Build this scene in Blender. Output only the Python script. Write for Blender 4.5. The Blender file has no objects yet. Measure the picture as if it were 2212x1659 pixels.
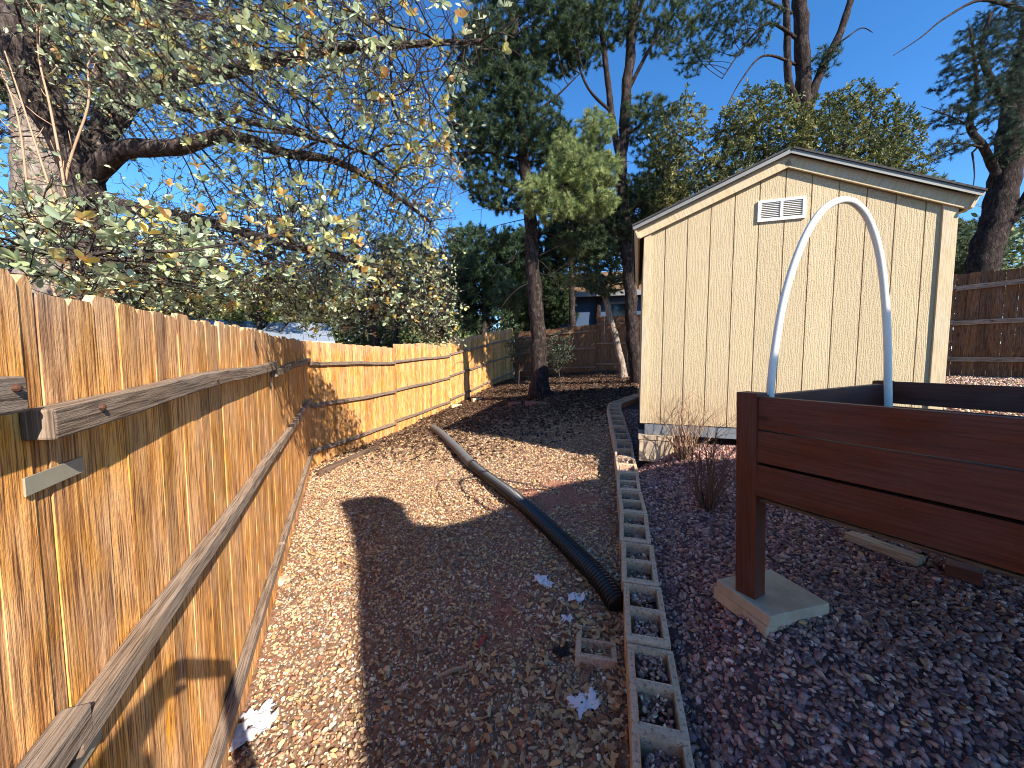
import bpy, math, random
import numpy as np
from mathutils import Vector, Matrix, noise
from mathutils.kdtree import KDTree

random.seed(7); RNG = np.random.default_rng(7)
S = bpy.context.scene
COL = S.collection
R = math.radians

# ------------------------------------------------------------------ camera frame
CAMH = 1.6                      # lens height above the lowest gravel
PITCH = R(4.06)
FD = 831.0                      # focal length on a 2212 px wide print of the view
def P(dx, dy, Y):
    """point at forward distance Y seen at (dx, dy) of a 2212x1659 print"""
    u = (dx-1106)/FD; v = -(dy-829.5)/FD
    y = v*math.sin(PITCH)+math.cos(PITCH); z = v*math.cos(PITCH)-math.sin(PITCH)
    k = Y/y
    return Vector((u*k, Y, z*k+CAMH))
def lin(r, g, b):
    f = lambda c: (c/12.92 if c <= .04045 else ((c+.055)/1.055)**2.4)
    return (f(r/255), f(g/255), f(b/255), 1)

SUN = Vector((.529, -.650, .548)).normalized()     # towards the sun

# ------------------------------------------------------------------ tagging
def tag(o, label=None, cat=None, group=None, kind=None):
    if label: o['label'] = label
    if cat: o['category'] = cat
    if group: o['group'] = group
    if kind: o['kind'] = kind
    return o
def empty(name, loc, label, cat, group=None, rz=0):
    o = bpy.data.objects.new(name, None); COL.objects.link(o)
    o.empty_display_size = .1
    o.location = loc; o.rotation_euler = (0, 0, rz)
    return tag(o, label, cat, group)
def attach(o, root):
    """o keeps its world coordinates under root (roots carry location and z rotation only)"""
    o.parent = root
    m = Matrix.Translation(root.location) @ Matrix.Rotation(root.rotation_euler.z, 4, 'Z') if root.parent is None else Matrix()
    o.matrix_parent_inverse = m.inverted()
    return o

# ------------------------------------------------------------------ mesh builder
class MB:
    def __init__(s): s.v = []; s.f = []; s.uv = []; s.c = []; s.n = 0; s.mi = []
    def add(s, verts, faces, uvs=None, col=.5, mi=0):
        b = s.n
        for p in verts: s.v.append((p[0], p[1], p[2])); s.c.append(col)
        s.n += len(verts)
        for i, f in enumerate(faces):
            s.f.append([b+k for k in f]); s.mi.append(mi)
            s.uv.extend(uvs[i] if uvs else [(0, 0)]*len(f))
    def box(s, c, ax, ay, az, sx, sy, sz, col=None, jit=0):
        """box centred at c, axes ax ay az, full sizes; uv v runs along the longest axis"""
        c = Vector(c); ax = Vector(ax); ay = Vector(ay); az = Vector(az)
        A = (ax*sx*.5, ay*sy*.5, az*sz*.5); sz3 = (sx, sy, sz)
        L = max(range(3), key=lambda i: sz3[i])
        co = random.random() if col is None else col
        ru, rv = random.random()*20, random.random()*20
        vs = []; sg = []
        for i in (-1, 1):
            for j in (-1, 1):
                for k in (-1, 1):
                    q = c+A[0]*i+A[1]*j+A[2]*k
                    if jit: q += Vector((random.uniform(-jit, jit), random.uniform(-jit, jit), random.uniform(-jit, jit)))
                    vs.append(q); sg.append((i, j, k))
        fs = [(0, 1, 3, 2), (4, 6, 7, 5), (0, 4, 5, 1), (2, 3, 7, 6), (0, 2, 6, 4), (1, 5, 7, 3)]
        ex = [0, 0, 1, 1, 2, 2]; uvs = []
        for f, e in zip(fs, ex):
            o = [i for i in range(3) if i != e]
            va = L if L in o else o[1]; ua = o[0] if o[0] != va else o[1]
            uvs.append([(sg[k][ua]*sz3[ua]*.5+ru+e*.37, sg[k][va]*sz3[va]*.5+rv) for k in f])
        s.add(vs, fs, uvs, co)
    def prism(s, o, ux, uy, n, poly, th, col=None):
        """poly in (ux, uy) coordinates from o, extruded th along n; uv v along uy"""
        o = Vector(o); ux = Vector(ux); uy = Vector(uy); n = Vector(n)
        co = random.random() if col is None else col
        ru, rv = random.random()*20, random.random()*20
        N = len(poly)
        a = [o+ux*p[0]+uy*p[1] for p in poly]; b = [q+n*th for q in a]
        fs = [tuple(range(N))[::-1], tuple(range(N, 2*N))]
        uvs = [[(poly[i][0]+ru, poly[i][1]+rv) for i in range(N)][::-1], [(p[0]+ru, p[1]+rv) for p in poly]]
        for i in range(N):
            j = (i+1) % N
            fs.append((i, j, N+j, N+i))
            p, q = poly[i], poly[j]
            uvs.append([(p[0]+ru, p[1]+rv), (q[0]+ru, q[1]+rv), (q[0]+ru+th, q[1]+rv), (p[0]+ru+th, p[1]+rv)])
        s.add(a+b, fs, uvs, co)
    def tube(s, pts, rad, sides=8, cap=True, col=None, uvs=1.0):
        pts = [Vector(p) for p in pts]; n = len(pts)
        if n < 2: return
        co = random.random() if col is None else col
        vs = []; fs = []; uv = []; L = [0]
        for i in range(1, n): L.append(L[-1]+(pts[i]-pts[i-1]).length)
        up = None
        for i in range(n):
            t = (pts[min(i+1, n-1)]-pts[max(i-1, 0)])
            t = t.normalized() if t.length > 1e-9 else Vector((0, 0, 1))
            if up is None:
                up = t.cross(Vector((.31, .95, .1))); up = up.normalized() if up.length > 1e-3 else t.orthogonal().normalized()
            else:
                up = up-t*up.dot(t); up = up.normalized() if up.length > 1e-6 else t.orthogonal().normalized()
            w = t.cross(up)
            r = rad[i] if hasattr(rad, '__len__') else rad
            for k in range(sides):
                a = 2*math.pi*k/sides
                vs.append(pts[i]+(up*math.cos(a)+w*math.sin(a))*r)
        for i in range(n-1):
            for k in range(sides):
                k2 = (k+1) % sides
                fs.append((i*sides+k, i*sides+k2, (i+1)*sides+k2, (i+1)*sides+k))
                uv.append([(k/sides*uvs, L[i]), ((k+1)/sides*uvs, L[i]), ((k+1)/sides*uvs, L[i+1]), (k/sides*uvs, L[i+1])])
        if cap:
            fs.append(tuple(range(sides))[::-1]); uv.append([(0, 0)]*sides)
            fs.append(tuple((n-1)*sides+k for k in range(sides))); uv.append([(0, 0)]*sides)
        s.add(vs, fs, uv, co)
    def build(s, name, mat, root=None, smooth=False, bevel=0):
        me = bpy.data.meshes.new(name)
        me.from_pydata(s.v, [], s.f)
        mats = mat if isinstance(mat, (list, tuple)) else [mat]
        for m in mats: me.materials.append(m)
        ul = me.uv_layers.new(name='UVMap')
        ul.data.foreach_set('uv', np.array(s.uv, dtype=np.float32).ravel())
        at = me.attributes.new('rnd', 'FLOAT', 'POINT')
        at.data.foreach_set('value', np.array(s.c, dtype=np.float32))
        if len(mats) > 1: me.polygons.foreach_set('material_index', np.array(s.mi, dtype=np.int32))
        if smooth: me.polygons.foreach_set('use_smooth', np.ones(len(me.polygons), dtype=bool))
        me.update()
        o = bpy.data.objects.new(name, me); COL.objects.link(o)
        if bevel:
            b = o.modifiers.new('bevel', 'BEVEL'); b.width = bevel; b.segments = 2; b.limit_method = 'ANGLE'
        if root: attach(o, root)
        return o

def npmesh(name, V, F, mat, C=None, root=None, smooth=False):
    """V (n,3), F (m,k) equal-sized faces, C (n,3) colours in linear rgb"""
    V = np.asarray(V, dtype=np.float32); F = np.asarray(F, dtype=np.int32)
    me = bpy.data.meshes.new(name); m, k = F.shape
    me.vertices.add(len(V)); me.vertices.foreach_set('co', V.ravel())
    me.loops.add(m*k); me.loops.foreach_set('vertex_index', F.ravel())
    me.polygons.add(m); me.polygons.foreach_set('loop_start', np.arange(0, m*k, k, dtype=np.int32))
    me.polygons.foreach_set('loop_total', np.full(m, k, dtype=np.int32))
    if C is not None:
        at = me.attributes.new('col', 'FLOAT_COLOR', 'POINT')
        at.data.foreach_set('color', np.concatenate([C, np.ones((len(C), 1))], 1).astype(np.float32).ravel())
    if smooth: me.polygons.foreach_set('use_smooth', np.ones(m, dtype=bool))
    me.materials.append(mat); me.update(calc_edges=True)
    o = bpy.data.objects.new(name, me); COL.objects.link(o)
    if root: attach(o, root)
    return o

def rots(n, rng=RNG):
    q = rng.normal(size=(n, 4)); q /= np.linalg.norm(q, axis=1)[:, None]
    w, x, y, z = q.T
    return np.stack([np.stack([1-2*(y*y+z*z), 2*(x*y-z*w), 2*(x*z+y*w)], 1),
                     np.stack([2*(x*y+z*w), 1-2*(x*x+z*z), 2*(y*z-x*w)], 1),
                     np.stack([2*(x*z-y*w), 2*(y*z+x*w), 1-2*(x*x+y*y)], 1)], 1)
def frames(d, tw):
    """rotation matrices whose x axis is d (n,3), rolled by tw"""
    d = d/np.linalg.norm(d, axis=1)[:, None]
    a = np.where(np.abs(d[:, 2:3]) < .9, np.array([[0, 0, 1.]]), np.array([[1., 0, 0]]))
    y = np.cross(a, d); y /= np.linalg.norm(y, axis=1)[:, None]
    z = np.cross(d, y)
    c, s_ = np.cos(tw)[:, None], np.sin(tw)[:, None]
    return np.stack([d, y*c+z*s_, z*c-y*s_], 2)
def scatter(tmpl, faces, pos, M, scale, cols):
    """copies of tmpl (k,3) at pos with matrices M and scale (n,) or (n,3): vertices, faces, colours"""
    n = len(pos); k = tmpl.shape[-2]; scale = np.asarray(scale)
    if scale.ndim == 1: scale = np.repeat(scale[:, None], 3, 1)
    L = tmpl[None]*scale[:, None, :] if tmpl.ndim == 2 else tmpl*scale[:, None, :]
    V = np.einsum('nij,nkj->nki', M, L)+pos[:, None, :]
    F = (np.asarray(faces)[None]+(np.arange(n)*k)[:, None, None]).reshape(-1, len(faces[0]))
    return V.reshape(-1, 3), F, np.repeat(cols, k, 0)

# ------------------------------------------------------------------ materials
def new_mat(name):
    m = bpy.data.materials.new(name); m.use_nodes = True
    nt = m.node_tree; b = nt.nodes['Principled BSDF']
    return m, nt, b
def N(nt, t, **kw):
    n = nt.nodes.new(t)
    for k, v in kw.items():
        if k.startswith('i_'): n.inputs[k[2:].replace('_', ' ')].default_value = v
        else: setattr(n, k, v)
    return n
def ramp(nt, src, stops):
    r = nt.nodes.new('ShaderNodeValToRGB'); e = r.color_ramp.elements
    while len(e) < len(stops): e.new(.5)
    for el, (p, c) in zip(e, stops): el.position = p; el.color = c
    nt.links.new(src, r.inputs['Fac']); return r.outputs['Color']
def mapping(nt, src, scale):
    m = nt.nodes.new('ShaderNodeMapping'); m.inputs['Scale'].default_value = scale
    nt.links.new(src, m.inputs['Vector']); return m.outputs['Vector']
def noise_n(nt, vec, scale, detail=6, rough=.6, dist=0):
    n = N(nt, 'ShaderNodeTexNoise'); n.inputs['Scale'].default_value = scale
    n.inputs['Detail'].default_value = detail; n.inputs['Roughness'].default_value = rough; n.inputs['Distortion'].default_value = dist
    if vec: nt.links.new(vec, n.inputs['Vector'])
    return n.outputs['Fac']
def mix(nt, fac, a, b, mode='MIX'):
    m = N(nt, 'ShaderNodeMix', data_type='RGBA', blend_type=mode)
    for s, v in ((m.inputs[0], fac), (m.inputs[6], a), (m.inputs[7], b)):
        if isinstance(v, (int, float, tuple)): s.default_value = v
        else: nt.links.new(v, s)
    return m.outputs[2]
def mathn(nt, op, a, b=None):
    m = N(nt, 'ShaderNodeMath', operation=op)
    for s, v in zip(m.inputs, (a, b)):
        if v is None: continue
        if isinstance(v, (int, float)): s.default_value = v
        else: nt.links.new(v, s)
    return m.outputs[0]
def bump(nt, b, h, strength, dist):
    n = N(nt, 'ShaderNodeBump'); n.inputs['Strength'].default_value = strength; n.inputs['Distance'].default_value = dist
    nt.links.new(h, n.inputs['Height']); nt.links.new(n.outputs[0], b.inputs['Normal'])
def attr(nt, name, out='Fac'):
    a = N(nt, 'ShaderNodeAttribute', attribute_name=name); return a.outputs[out]

def wood(name, base, dark, pale, streak=.5, grain=1.0, bumpd=.003, rough=.8, top_z=None, var=.5, knots=True, spec=.3, contrast=1.0):
    m, nt, b = new_mat(name)
    uv = N(nt, 'ShaderNodeUVMap').outputs[0]
    fine = noise_n(nt, mapping(nt, uv, (60*grain, 2.2*grain, 1)), 3, 8, .65, .4)
    broad = noise_n(nt, mapping(nt, uv, (14*grain, .8*grain, 1)), 2, 5, .6, .8)
    blot = noise_n(nt, mapping(nt, uv, (3, 1.6, 1)), 2, 4, .6)
    c = mix(nt, fine, base, pale)
    f2 = ramp(nt, fine, [(.36, (0, 0, 0, 1)), (.54, (1, 1, 1, 1))])
    c = mix(nt, f2, mix(nt, contrast, c, dark), c)
    c = mix(nt, mathn(nt, 'MULTIPLY', ramp(nt, broad, [(.5, (0, 0, 0, 1)), (.62, (1, 1, 1, 1))]), streak), c, mix(nt, f2, tuple(x*.7 for x in dark[:3])+(1,), mix(nt, .45, dark, base)))
    rnd = attr(nt, 'rnd')
    hv = N(nt, 'ShaderNodeHueSaturation')
    nt.links.new(mathn(nt, 'ADD', mathn(nt, 'MULTIPLY', rnd, var), 1-var*.5), hv.inputs['Value'])
    nt.links.new(mathn(nt, 'ADD', mathn(nt, 'MULTIPLY', blot, .6), .65), hv.inputs['Saturation'])
    nt.links.new(c, hv.inputs['Color']); c = hv.outputs[0]
    if knots:
        vo = N(nt, 'ShaderNodeTexVoronoi'); vo.inputs['Scale'].default_value = 1
        nt.links.new(mapping(nt, uv, (6, 2.1, 1)), vo.inputs['Vector'])
        kf = ramp(nt, vo.outputs['Distance'], [(.035, (1, 1, 1, 1)), (.10, (0, 0, 0, 1))])
        c = mix(nt, mathn(nt, 'MULTIPLY', kf, .75), c, tuple(x*.45 for x in dark[:3])+(1,))
    if top_z is not None:   # sun-greyed upper ends of the pickets: uv v counts from the foot of the board
        a = N(nt, 'ShaderNodeAttribute', attribute_name='up')
        g = mathn(nt, 'MULTIPLY', ramp(nt, mathn(nt, 'MULTIPLY', mathn(nt, 'ADD', mathn(nt, 'ADD', a.outputs['Fac'], mathn(nt, 'MULTIPLY', fine, .42)), -1.11), 4.5), [(0, (0, 0, 0, 1)), (1, (1, 1, 1, 1))]), .7)
        c = mix(nt, g, c, mix(nt, fine, lin(150, 122, 98), lin(236, 216, 190)))
    nt.links.new(c, b.inputs['Base Color'])
    b.inputs['Roughness'].default_value = rough; b.inputs['Specular IOR Level'].default_value = spec
    bump(nt, b, mathn(nt, 'ADD', fine, mathn(nt, 'MULTIPLY', noise_n(nt, mapping(nt, uv, (150, 30, 1)), 3, 3), .5)), .8, bumpd)
    return m

def rocky(name, c1, c2, scale=8, bd=.01, rough=.9, strength=.7, c3=None, vec='Object', spec=.2):
    m, nt, b = new_mat(name)
    tc = N(nt, 'ShaderNodeTexCoord').outputs[vec]
    a = noise_n(nt, tc, scale, 8, .7); d = noise_n(nt, tc, scale*7, 6, .7)
    c = mix(nt, ramp(nt, a, [(.35, (0, 0, 0, 1)), (.65, (1, 1, 1, 1))]), c1, c2)
    if c3: c = mix(nt, ramp(nt, d, [(.52, (0, 0, 0, 1)), (.66, (1, 1, 1, 1))]), c, c3)
    nt.links.new(c, b.inputs['Base Color']); b.inputs['Roughness'].default_value = rough
    b.inputs['Specular IOR Level'].default_value = spec
    bump(nt, b, mathn(nt, 'ADD', a, mathn(nt, 'MULTIPLY', d, .6)), strength, bd)
    return m
def bark(name, c1, c2, c3, sc=1.0):
    m, nt, b = new_mat(name)
    tc = N(nt, 'ShaderNodeTexCoord').outputs['Object']
    v = mapping(nt, tc, (9*sc, 9*sc, 2.6*sc))
    a = noise_n(nt, v, 2.2, 9, .7, 1.2); d = noise_n(nt, mapping(nt, tc, (1, 1, .5)), 14*sc, 6, .7, .5)
    c = mix(nt, ramp(nt, a, [(.36, (0, 0, 0, 1)), (.62, (1, 1, 1, 1))]), c1, c2)
    c = mix(nt, ramp(nt, d, [(.5, (0, 0, 0, 1)), (.72, (1, 1, 1, 1))]), c, c3)
    nt.links.new(c, b.inputs['Base Color']); b.inputs['Roughness'].default_value = .95; b.inputs['Specular IOR Level'].default_value = .1
    bump(nt, b, mathn(nt, 'ADD', a, mathn(nt, 'MULTIPLY', d, .5)), 1, .03/sc)
    return m
def leafmat(name, trans=.3, gloss=.35, rough=.45):
    m, nt, b = new_mat(name)
    c = attr(nt, 'col', 'Color')
    tc = N(nt, 'ShaderNodeTexCoord').outputs['Object']
    c2 = mix(nt, mathn(nt, 'MULTIPLY', noise_n(nt, tc, 60, 3), .5), c, mix(nt, 1.0, c, (.75, .7, .5, 1), 'MULTIPLY'))
    nt.links.new(c2, b.inputs['Base Color']); b.inputs['Roughness'].default_value = rough
    b.inputs['Specular IOR Level'].default_value = gloss
    t = N(nt, 'ShaderNodeBsdfTranslucent'); nt.links.new(c2, t.inputs['Color'])
    ms = N(nt, 'ShaderNodeMixShader'); ms.inputs[0].default_value = trans
    nt.links.new(b.outputs[0], ms.inputs[1]); nt.links.new(t.outputs[0], ms.inputs[2])
    nt.links.new(ms.outputs[0], nt.nodes['Material Output'].inputs['Surface'])
    return m
def stonemat(name):
    m, nt, b = new_mat(name)
    c = attr(nt, 'col', 'Color'); tc = N(nt, 'ShaderNodeTexCoord').outputs['Object']
    a = noise_n(nt, tc, 140, 5, .7)
    c = mix(nt, 1.0, c, ramp(nt, a, [(.3, (.62, .6, .58, 1)), (.7, (1.2, 1.2, 1.2, 1))]), 'MULTIPLY')
    nt.links.new(c, b.inputs['Base Color']); b.inputs['Roughness'].default_value = .8; b.inputs['Specular IOR Level'].default_value = .3
    bump(nt, b, a, .5, .003)
    return m
def plain(name, c, rough=.5, metal=0, spec=.5, var=.12, sc=20, bd=.0):
    m, nt, b = new_mat(name)
    tc = N(nt, 'ShaderNodeTexCoord').outputs['Object']
    n = noise_n(nt, tc, sc, 6, .65)
    cc = mix(nt, n, tuple(x*(1-var) for x in c[:3])+(1,), tuple(min(1, x*(1+var)) for x in c[:3])+(1,))
    nt.links.new(cc, b.inputs['Base Color']); b.inputs['Roughness'].default_value = rough
    b.inputs['Metallic'].default_value = metal; b.inputs['Specular IOR Level'].default_value = spec
    if bd: bump(nt, b, n, .6, bd)
    return m

M = {}
M['picket'] = wood('cedar_picket', lin(236, 150, 64), lin(104, 62, 36), lin(250, 192, 110), streak=.75, top_z=1.02, bumpd=.004, var=.55)
M['picket_shaded'] = wood('shade_toned_picket', lin(112, 74, 44), lin(56, 36, 24), lin(138, 96, 62), streak=.8, top_z=None, bumpd=.004, var=.4)  # darker copy of the cedar boards, shade put into their colour
M['rail_shaded'] = wood('shade_toned_rail', lin(128, 100, 78), lin(76, 56, 44), lin(150, 122, 98), streak=.5, bumpd=.004, var=.25)  # rear fence rails, toned down for the same shade
M['rail'] = wood('grey_rail', lin(136, 114, 94), lin(72, 56, 46), lin(172, 150, 128), streak=.5, bumpd=.004, var=.25)
M['redwood'] = wood('stained_board', lin(90, 37, 17), lin(50, 19, 9), lin(112, 50, 24), streak=.35, bumpd=.001, rough=.55, var=.35, spec=.35, contrast=.4, grain=.6)
M['raw_lumber'] = wood('raw_lumber', lin(178, 150, 118), lin(130, 102, 76), lin(200, 176, 146), streak=.3, bumpd=.0015, var=.2)
M['dark_lumber'] = wood('old_lumber', lin(104, 80, 62), lin(58, 44, 36), lin(132, 106, 84), streak=.6, bumpd=.004, var=.2)
M['zinc'] = plain('zinc_plate', lin(172, 166, 146), .55, .4, .5, .25, 30)
M['rust'] = plain('rusty_steel', lin(92, 62, 48), .7, .3, .4, .3, 60)
M['white_paint'] = plain('white_plastic', lin(225, 225, 222), .45, 0, .4, .05)
M['pvc'] = plain('white_pipe_plastic', lin(224, 218, 206), .32, 0, .5, .05, 8)
M['drain'] = plain('black_drain_plastic', lin(24, 24, 26), .38, 0, .5, .3, 14)
M['sleeve'] = plain('grey_sleeve', lin(112, 110, 108), .8, 0, .2, .25, 40, .002)
M['concrete'] = rocky('concrete_block', lin(188, 160, 130), lin(224, 196, 164), 9, .006, .95, .9, lin(120, 100, 84))
M['slab'] = rocky('concrete_slab', lin(178, 156, 130), lin(204, 184, 156), 5, .002, .9, .5)
M['sandstone'] = rocky('red_brick', lin(150, 96, 74), lin(182, 128, 100), 9, .005, .95, .8)
M['oak_bark'] = bark('oak_bark', lin(34, 28, 27), lin(84, 72, 67), lin(132, 119, 109), 1.6)
M['pine_bark'] = bark('pine_bark', lin(28, 22, 21), lin(62, 52, 48), lin(96, 84, 77), 1.0)
M['pale_bark'] = bark('pale_bark', lin(92, 78, 68), lin(160, 142, 126), lin(186, 172, 158), 1.0)
M['oak_leaf'] = leafmat('oak_leaf', .32, .35, .5)
M['needle'] = leafmat('needle_leaf', .2, .2, .6)
M['litter_leaf'] = leafmat('dry_leaf', .1, .2, .7)
M['stone'] = stonemat('gravel_stone')
M['twig'] = plain('bare_twig', lin(176, 144, 116), .8, 0, .2, .3, 30)
M['twig_brown'] = plain('brown_twig', lin(112, 84, 68), .8, 0, .2, .3, 30)
M['cloth'] = plain('white_cloth', lin(226, 224, 224), .9, 0, .1, .1, 60, .003)

# ------------------------------------------------------------------ ground
PATH_PX = [(1530, 2100, .54), (1462, 1860, .94), (1424, 1579, 1.34), (1402, 1385, 1.74), (1385, 1258, 2.14), (1374, 1168, 2.54), (1367, 1104, 2.94), (1360, 1057, 3.34),
           (1355, 1020, 3.74), (1350, 986, 4.14), (1345, 949, 4.54), (1337, 920, 4.94), (1331, 898, 5.34), (1326, 882, 5.74),
           (1329, 872, 6.12), (1341, 866, 6.44), (1357, 860, 6.72), (1376, 854, 6.98), (1398, 848, 7.24)]
PATH = [P(*p) for p in PATH_PX]
PATH[0].z = PATH[2].z-.02; PATH[1].z = PATH[2].z-.01
pth = np.array([(p.x, p.y, p.z) for p in PATH])
ext = np.vstack([[[pth[0, 0]-.3, -4, pth[0, 2]]], pth, [[9, 10.5, CAMH-.4]]])
def side_of(x, y):
    """signed distance to the block line (positive on the right)"""
    best = np.full(x.shape, 1e9); sg = np.zeros(x.shape)
    for a, b in zip(ext[:-1], ext[1:]):
        d = b[:2]-a[:2]; L = math.hypot(*d); d = d/L
        t = np.clip((x-a[0])*d[0]+(y-a[1])*d[1], 0, L)
        px, py = a[0]+d[0]*t, a[1]+d[1]*t
        ds = np.hypot(x-px, y-py); c = (x-a[0])*d[1]-(y-a[1])*d[0]
        u = ds < best
        best = np.where(u, ds, best); sg = np.where(u, np.sign(c), sg)
    return best*sg
class RBF:
    def __init__(s, pts):
        p = np.array(pts, float); s.p = p[:, :2]; n = len(p)
        A = np.zeros((n+3, n+3)); r = np.hypot(p[:, None, 0]-p[None, :, 0], p[:, None, 1]-p[None, :, 1])
        A[:n, :n] = -r-np.eye(n)*.15; A[:n, n] = 1; A[:n, n+1:] = p[:, :2]; A[n:, :n] = A[:n, n:].T
        s.w = np.linalg.solve(A, np.concatenate([p[:, 2], [0, 0, 0]]))
    def __call__(s, x, y):
        n = len(s.p); z = s.w[n]+s.w[n+1]*x+s.w[n+2]*y
        for i in range(n): z = z-s.w[i]*np.hypot(x-s.p[i, 0], y-s.p[i, 1])
        return z
Lp = [(-.55, -1, -1.72), (-.8, .6, -1.68), (-1.2, 1.55, -1.66), (-2.0, 3.4, -1.6), (-2.8, 5.3, -1.54), (-2.45, 7.8, -1.58), (-1.66, 10.5, -1.38),
      (-.87, 12.3, -1.08), (.05, 14.6, -.78), (2.5, 13, -.58), (5, 12, -.5), (9, 9, -.35), (9.2, 7, -.32), (-1.4, 7.4, -1.42), (.62, 9, -.96),
      (-.4, 5.2, -1.40), (-.6, 2.5, -1.56), (2.2, 9.5, -.75), (4, 8.5, -.55), (-6, 5, -1.5), (-6, 12, -1.3), (0, 22, -.6), (12, 14, -.3), (-5, -2, -1.7)]
Lp += [(p[0]-.12, p[1], p[2]-CAMH-(.17 if p[1] < 5 else .12)) for p in pth[1::2]]
Rp = [(1.1, 1.68, -1.235), (1.9, 1.4, -1.19), (1.0, -1, -1.4), (3, -1, -1.2), (1.75, 3.95, -.97), (2.5, 3.6, -.92), (3.7, 3.3, -.82), (2.2, 2.3, -1.12), (5, 3, -.7),
      (9.2, 7, -.32), (9, 9, -.35), (5, 12, -.5), (6, 5.5, -.5), (12, 3, -.4), (2.4, 7.2, -.76), (4, 8.5, -.55), (12, 14, -.3), (0, 22, -.6)]
Rp += [(p[0]+.14, p[1], p[2]-CAMH-(.045 if p[1] < 3.8 else .085)) for p in pth[1:]]
GL, GR = RBF(Lp), RBF(Rp)
def ground(x, y, rough=True):
    x = np.asarray(x, float); y = np.asarray(y, float)
    s = side_of(x, y)
    w = np.clip((s+.10)/.14, 0, 1)
    w = np.where(y > 7.3, np.clip((s+1.5)/3, 0, 1), w)
    xc = np.clip(x, -8, 13); yc = np.clip(y, -3, 20)
    z = GL(xc, yc)*(1-w)+GR(xc, yc)*w+CAMH
    # red sand heap left of the blocks
    z = z+.07*np.exp(-(((x-.35)/.45)**2+((y-3.6)/.55)**2))*(s < -.1)
    z = z+(.012*np.sin(3.1*x+1.3*y)*np.sin(2.3*y-x)+.006*np.sin(9*x+2)*np.sin(8*y))*rough
    return z
def gz(x, y): return float(ground(np.array([x]), np.array([y]))[0])

xs = np.concatenate([-np.geomspace(250, 4.6, 22), np.arange(-4.4, 10.6, .075), np.geomspace(10.8, 260, 22)])
ys = np.concatenate([-np.geomspace(250, 2.4, 20), np.arange(-2.2, 16, .075), np.geomspace(16.2, 400, 26)])
gx, gy = np.meshgrid(xs, ys)
gv = np.stack([gx.ravel(), gy.ravel(), ground(gx.ravel(), gy.ravel())], 1)
nx, ny = len(xs), len(ys)
ii = (np.arange(ny-1)[:, None]*nx+np.arange(nx-1)[None]).ravel()
gf = np.stack([ii, ii+1, ii+nx+1, ii+nx], 1)
sd = side_of(gv[:, 0], gv[:, 1])
sand = np.clip(1.5*np.exp(-(((gv[:, 0]-.42)/.5)**2+((gv[:, 1]-3.5)/.62)**2)), 0, 1)+np.clip(1.4*np.exp(-(((gv[:, 0]+.0)/.17)**2+((gv[:, 1]-2.22)/.2)**2)), 0, 1)
gcol = np.stack([np.clip(sand, 0, 1)*(sd < 0), (sd > 0).astype(float), np.zeros(len(gv))], 1)
m, nt, b = new_mat('dirt_ground')
tc = N(nt, 'ShaderNodeTexCoord').outputs['Object']
a1 = noise_n(nt, tc, 3, 8, .65); a2 = noise_n(nt, tc, 45, 8, .75); a3 = noise_n(nt, tc, 160, 4, .7)
msk = N(nt, 'ShaderNodeSeparateColor'); nt.links.new(attr(nt, 'col', 'Color'), msk.inputs[0])
c = mix(nt, ramp(nt, a2, [(.35, (0, 0, 0, 1)), (.66, (1, 1, 1, 1))]), lin(108, 80, 64), lin(174, 136, 108))
c = mix(nt, msk.outputs[1], c, mix(nt, a2, lin(66, 50, 50), lin(120, 94, 90)))
c = mix(nt, mathn(nt, 'MULTIPLY', msk.outputs[0], ramp(nt, noise_n(nt, tc, 7, 8, .7), [(.38, (0, 0, 0, 1)), (.56, (1, 1, 1, 1))])), c, mix(nt, ramp(nt, a3, [(.3, (0, 0, 0, 1)), (.7, (1, 1, 1, 1))]), lin(150, 96, 76), lin(206, 146, 120)))
nt.links.new(c, b.inputs['Base Color']); b.inputs['Roughness'].default_value = .95; b.inputs['Specular IOR Level'].default_value = .1
bump(nt, b, mathn(nt, 'ADD', a2, mathn(nt, 'MULTIPLY', a3, .5)), .9, .012)
tag(npmesh('ground', gv, gf, m, gcol, smooth=True), kind='structure')

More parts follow.
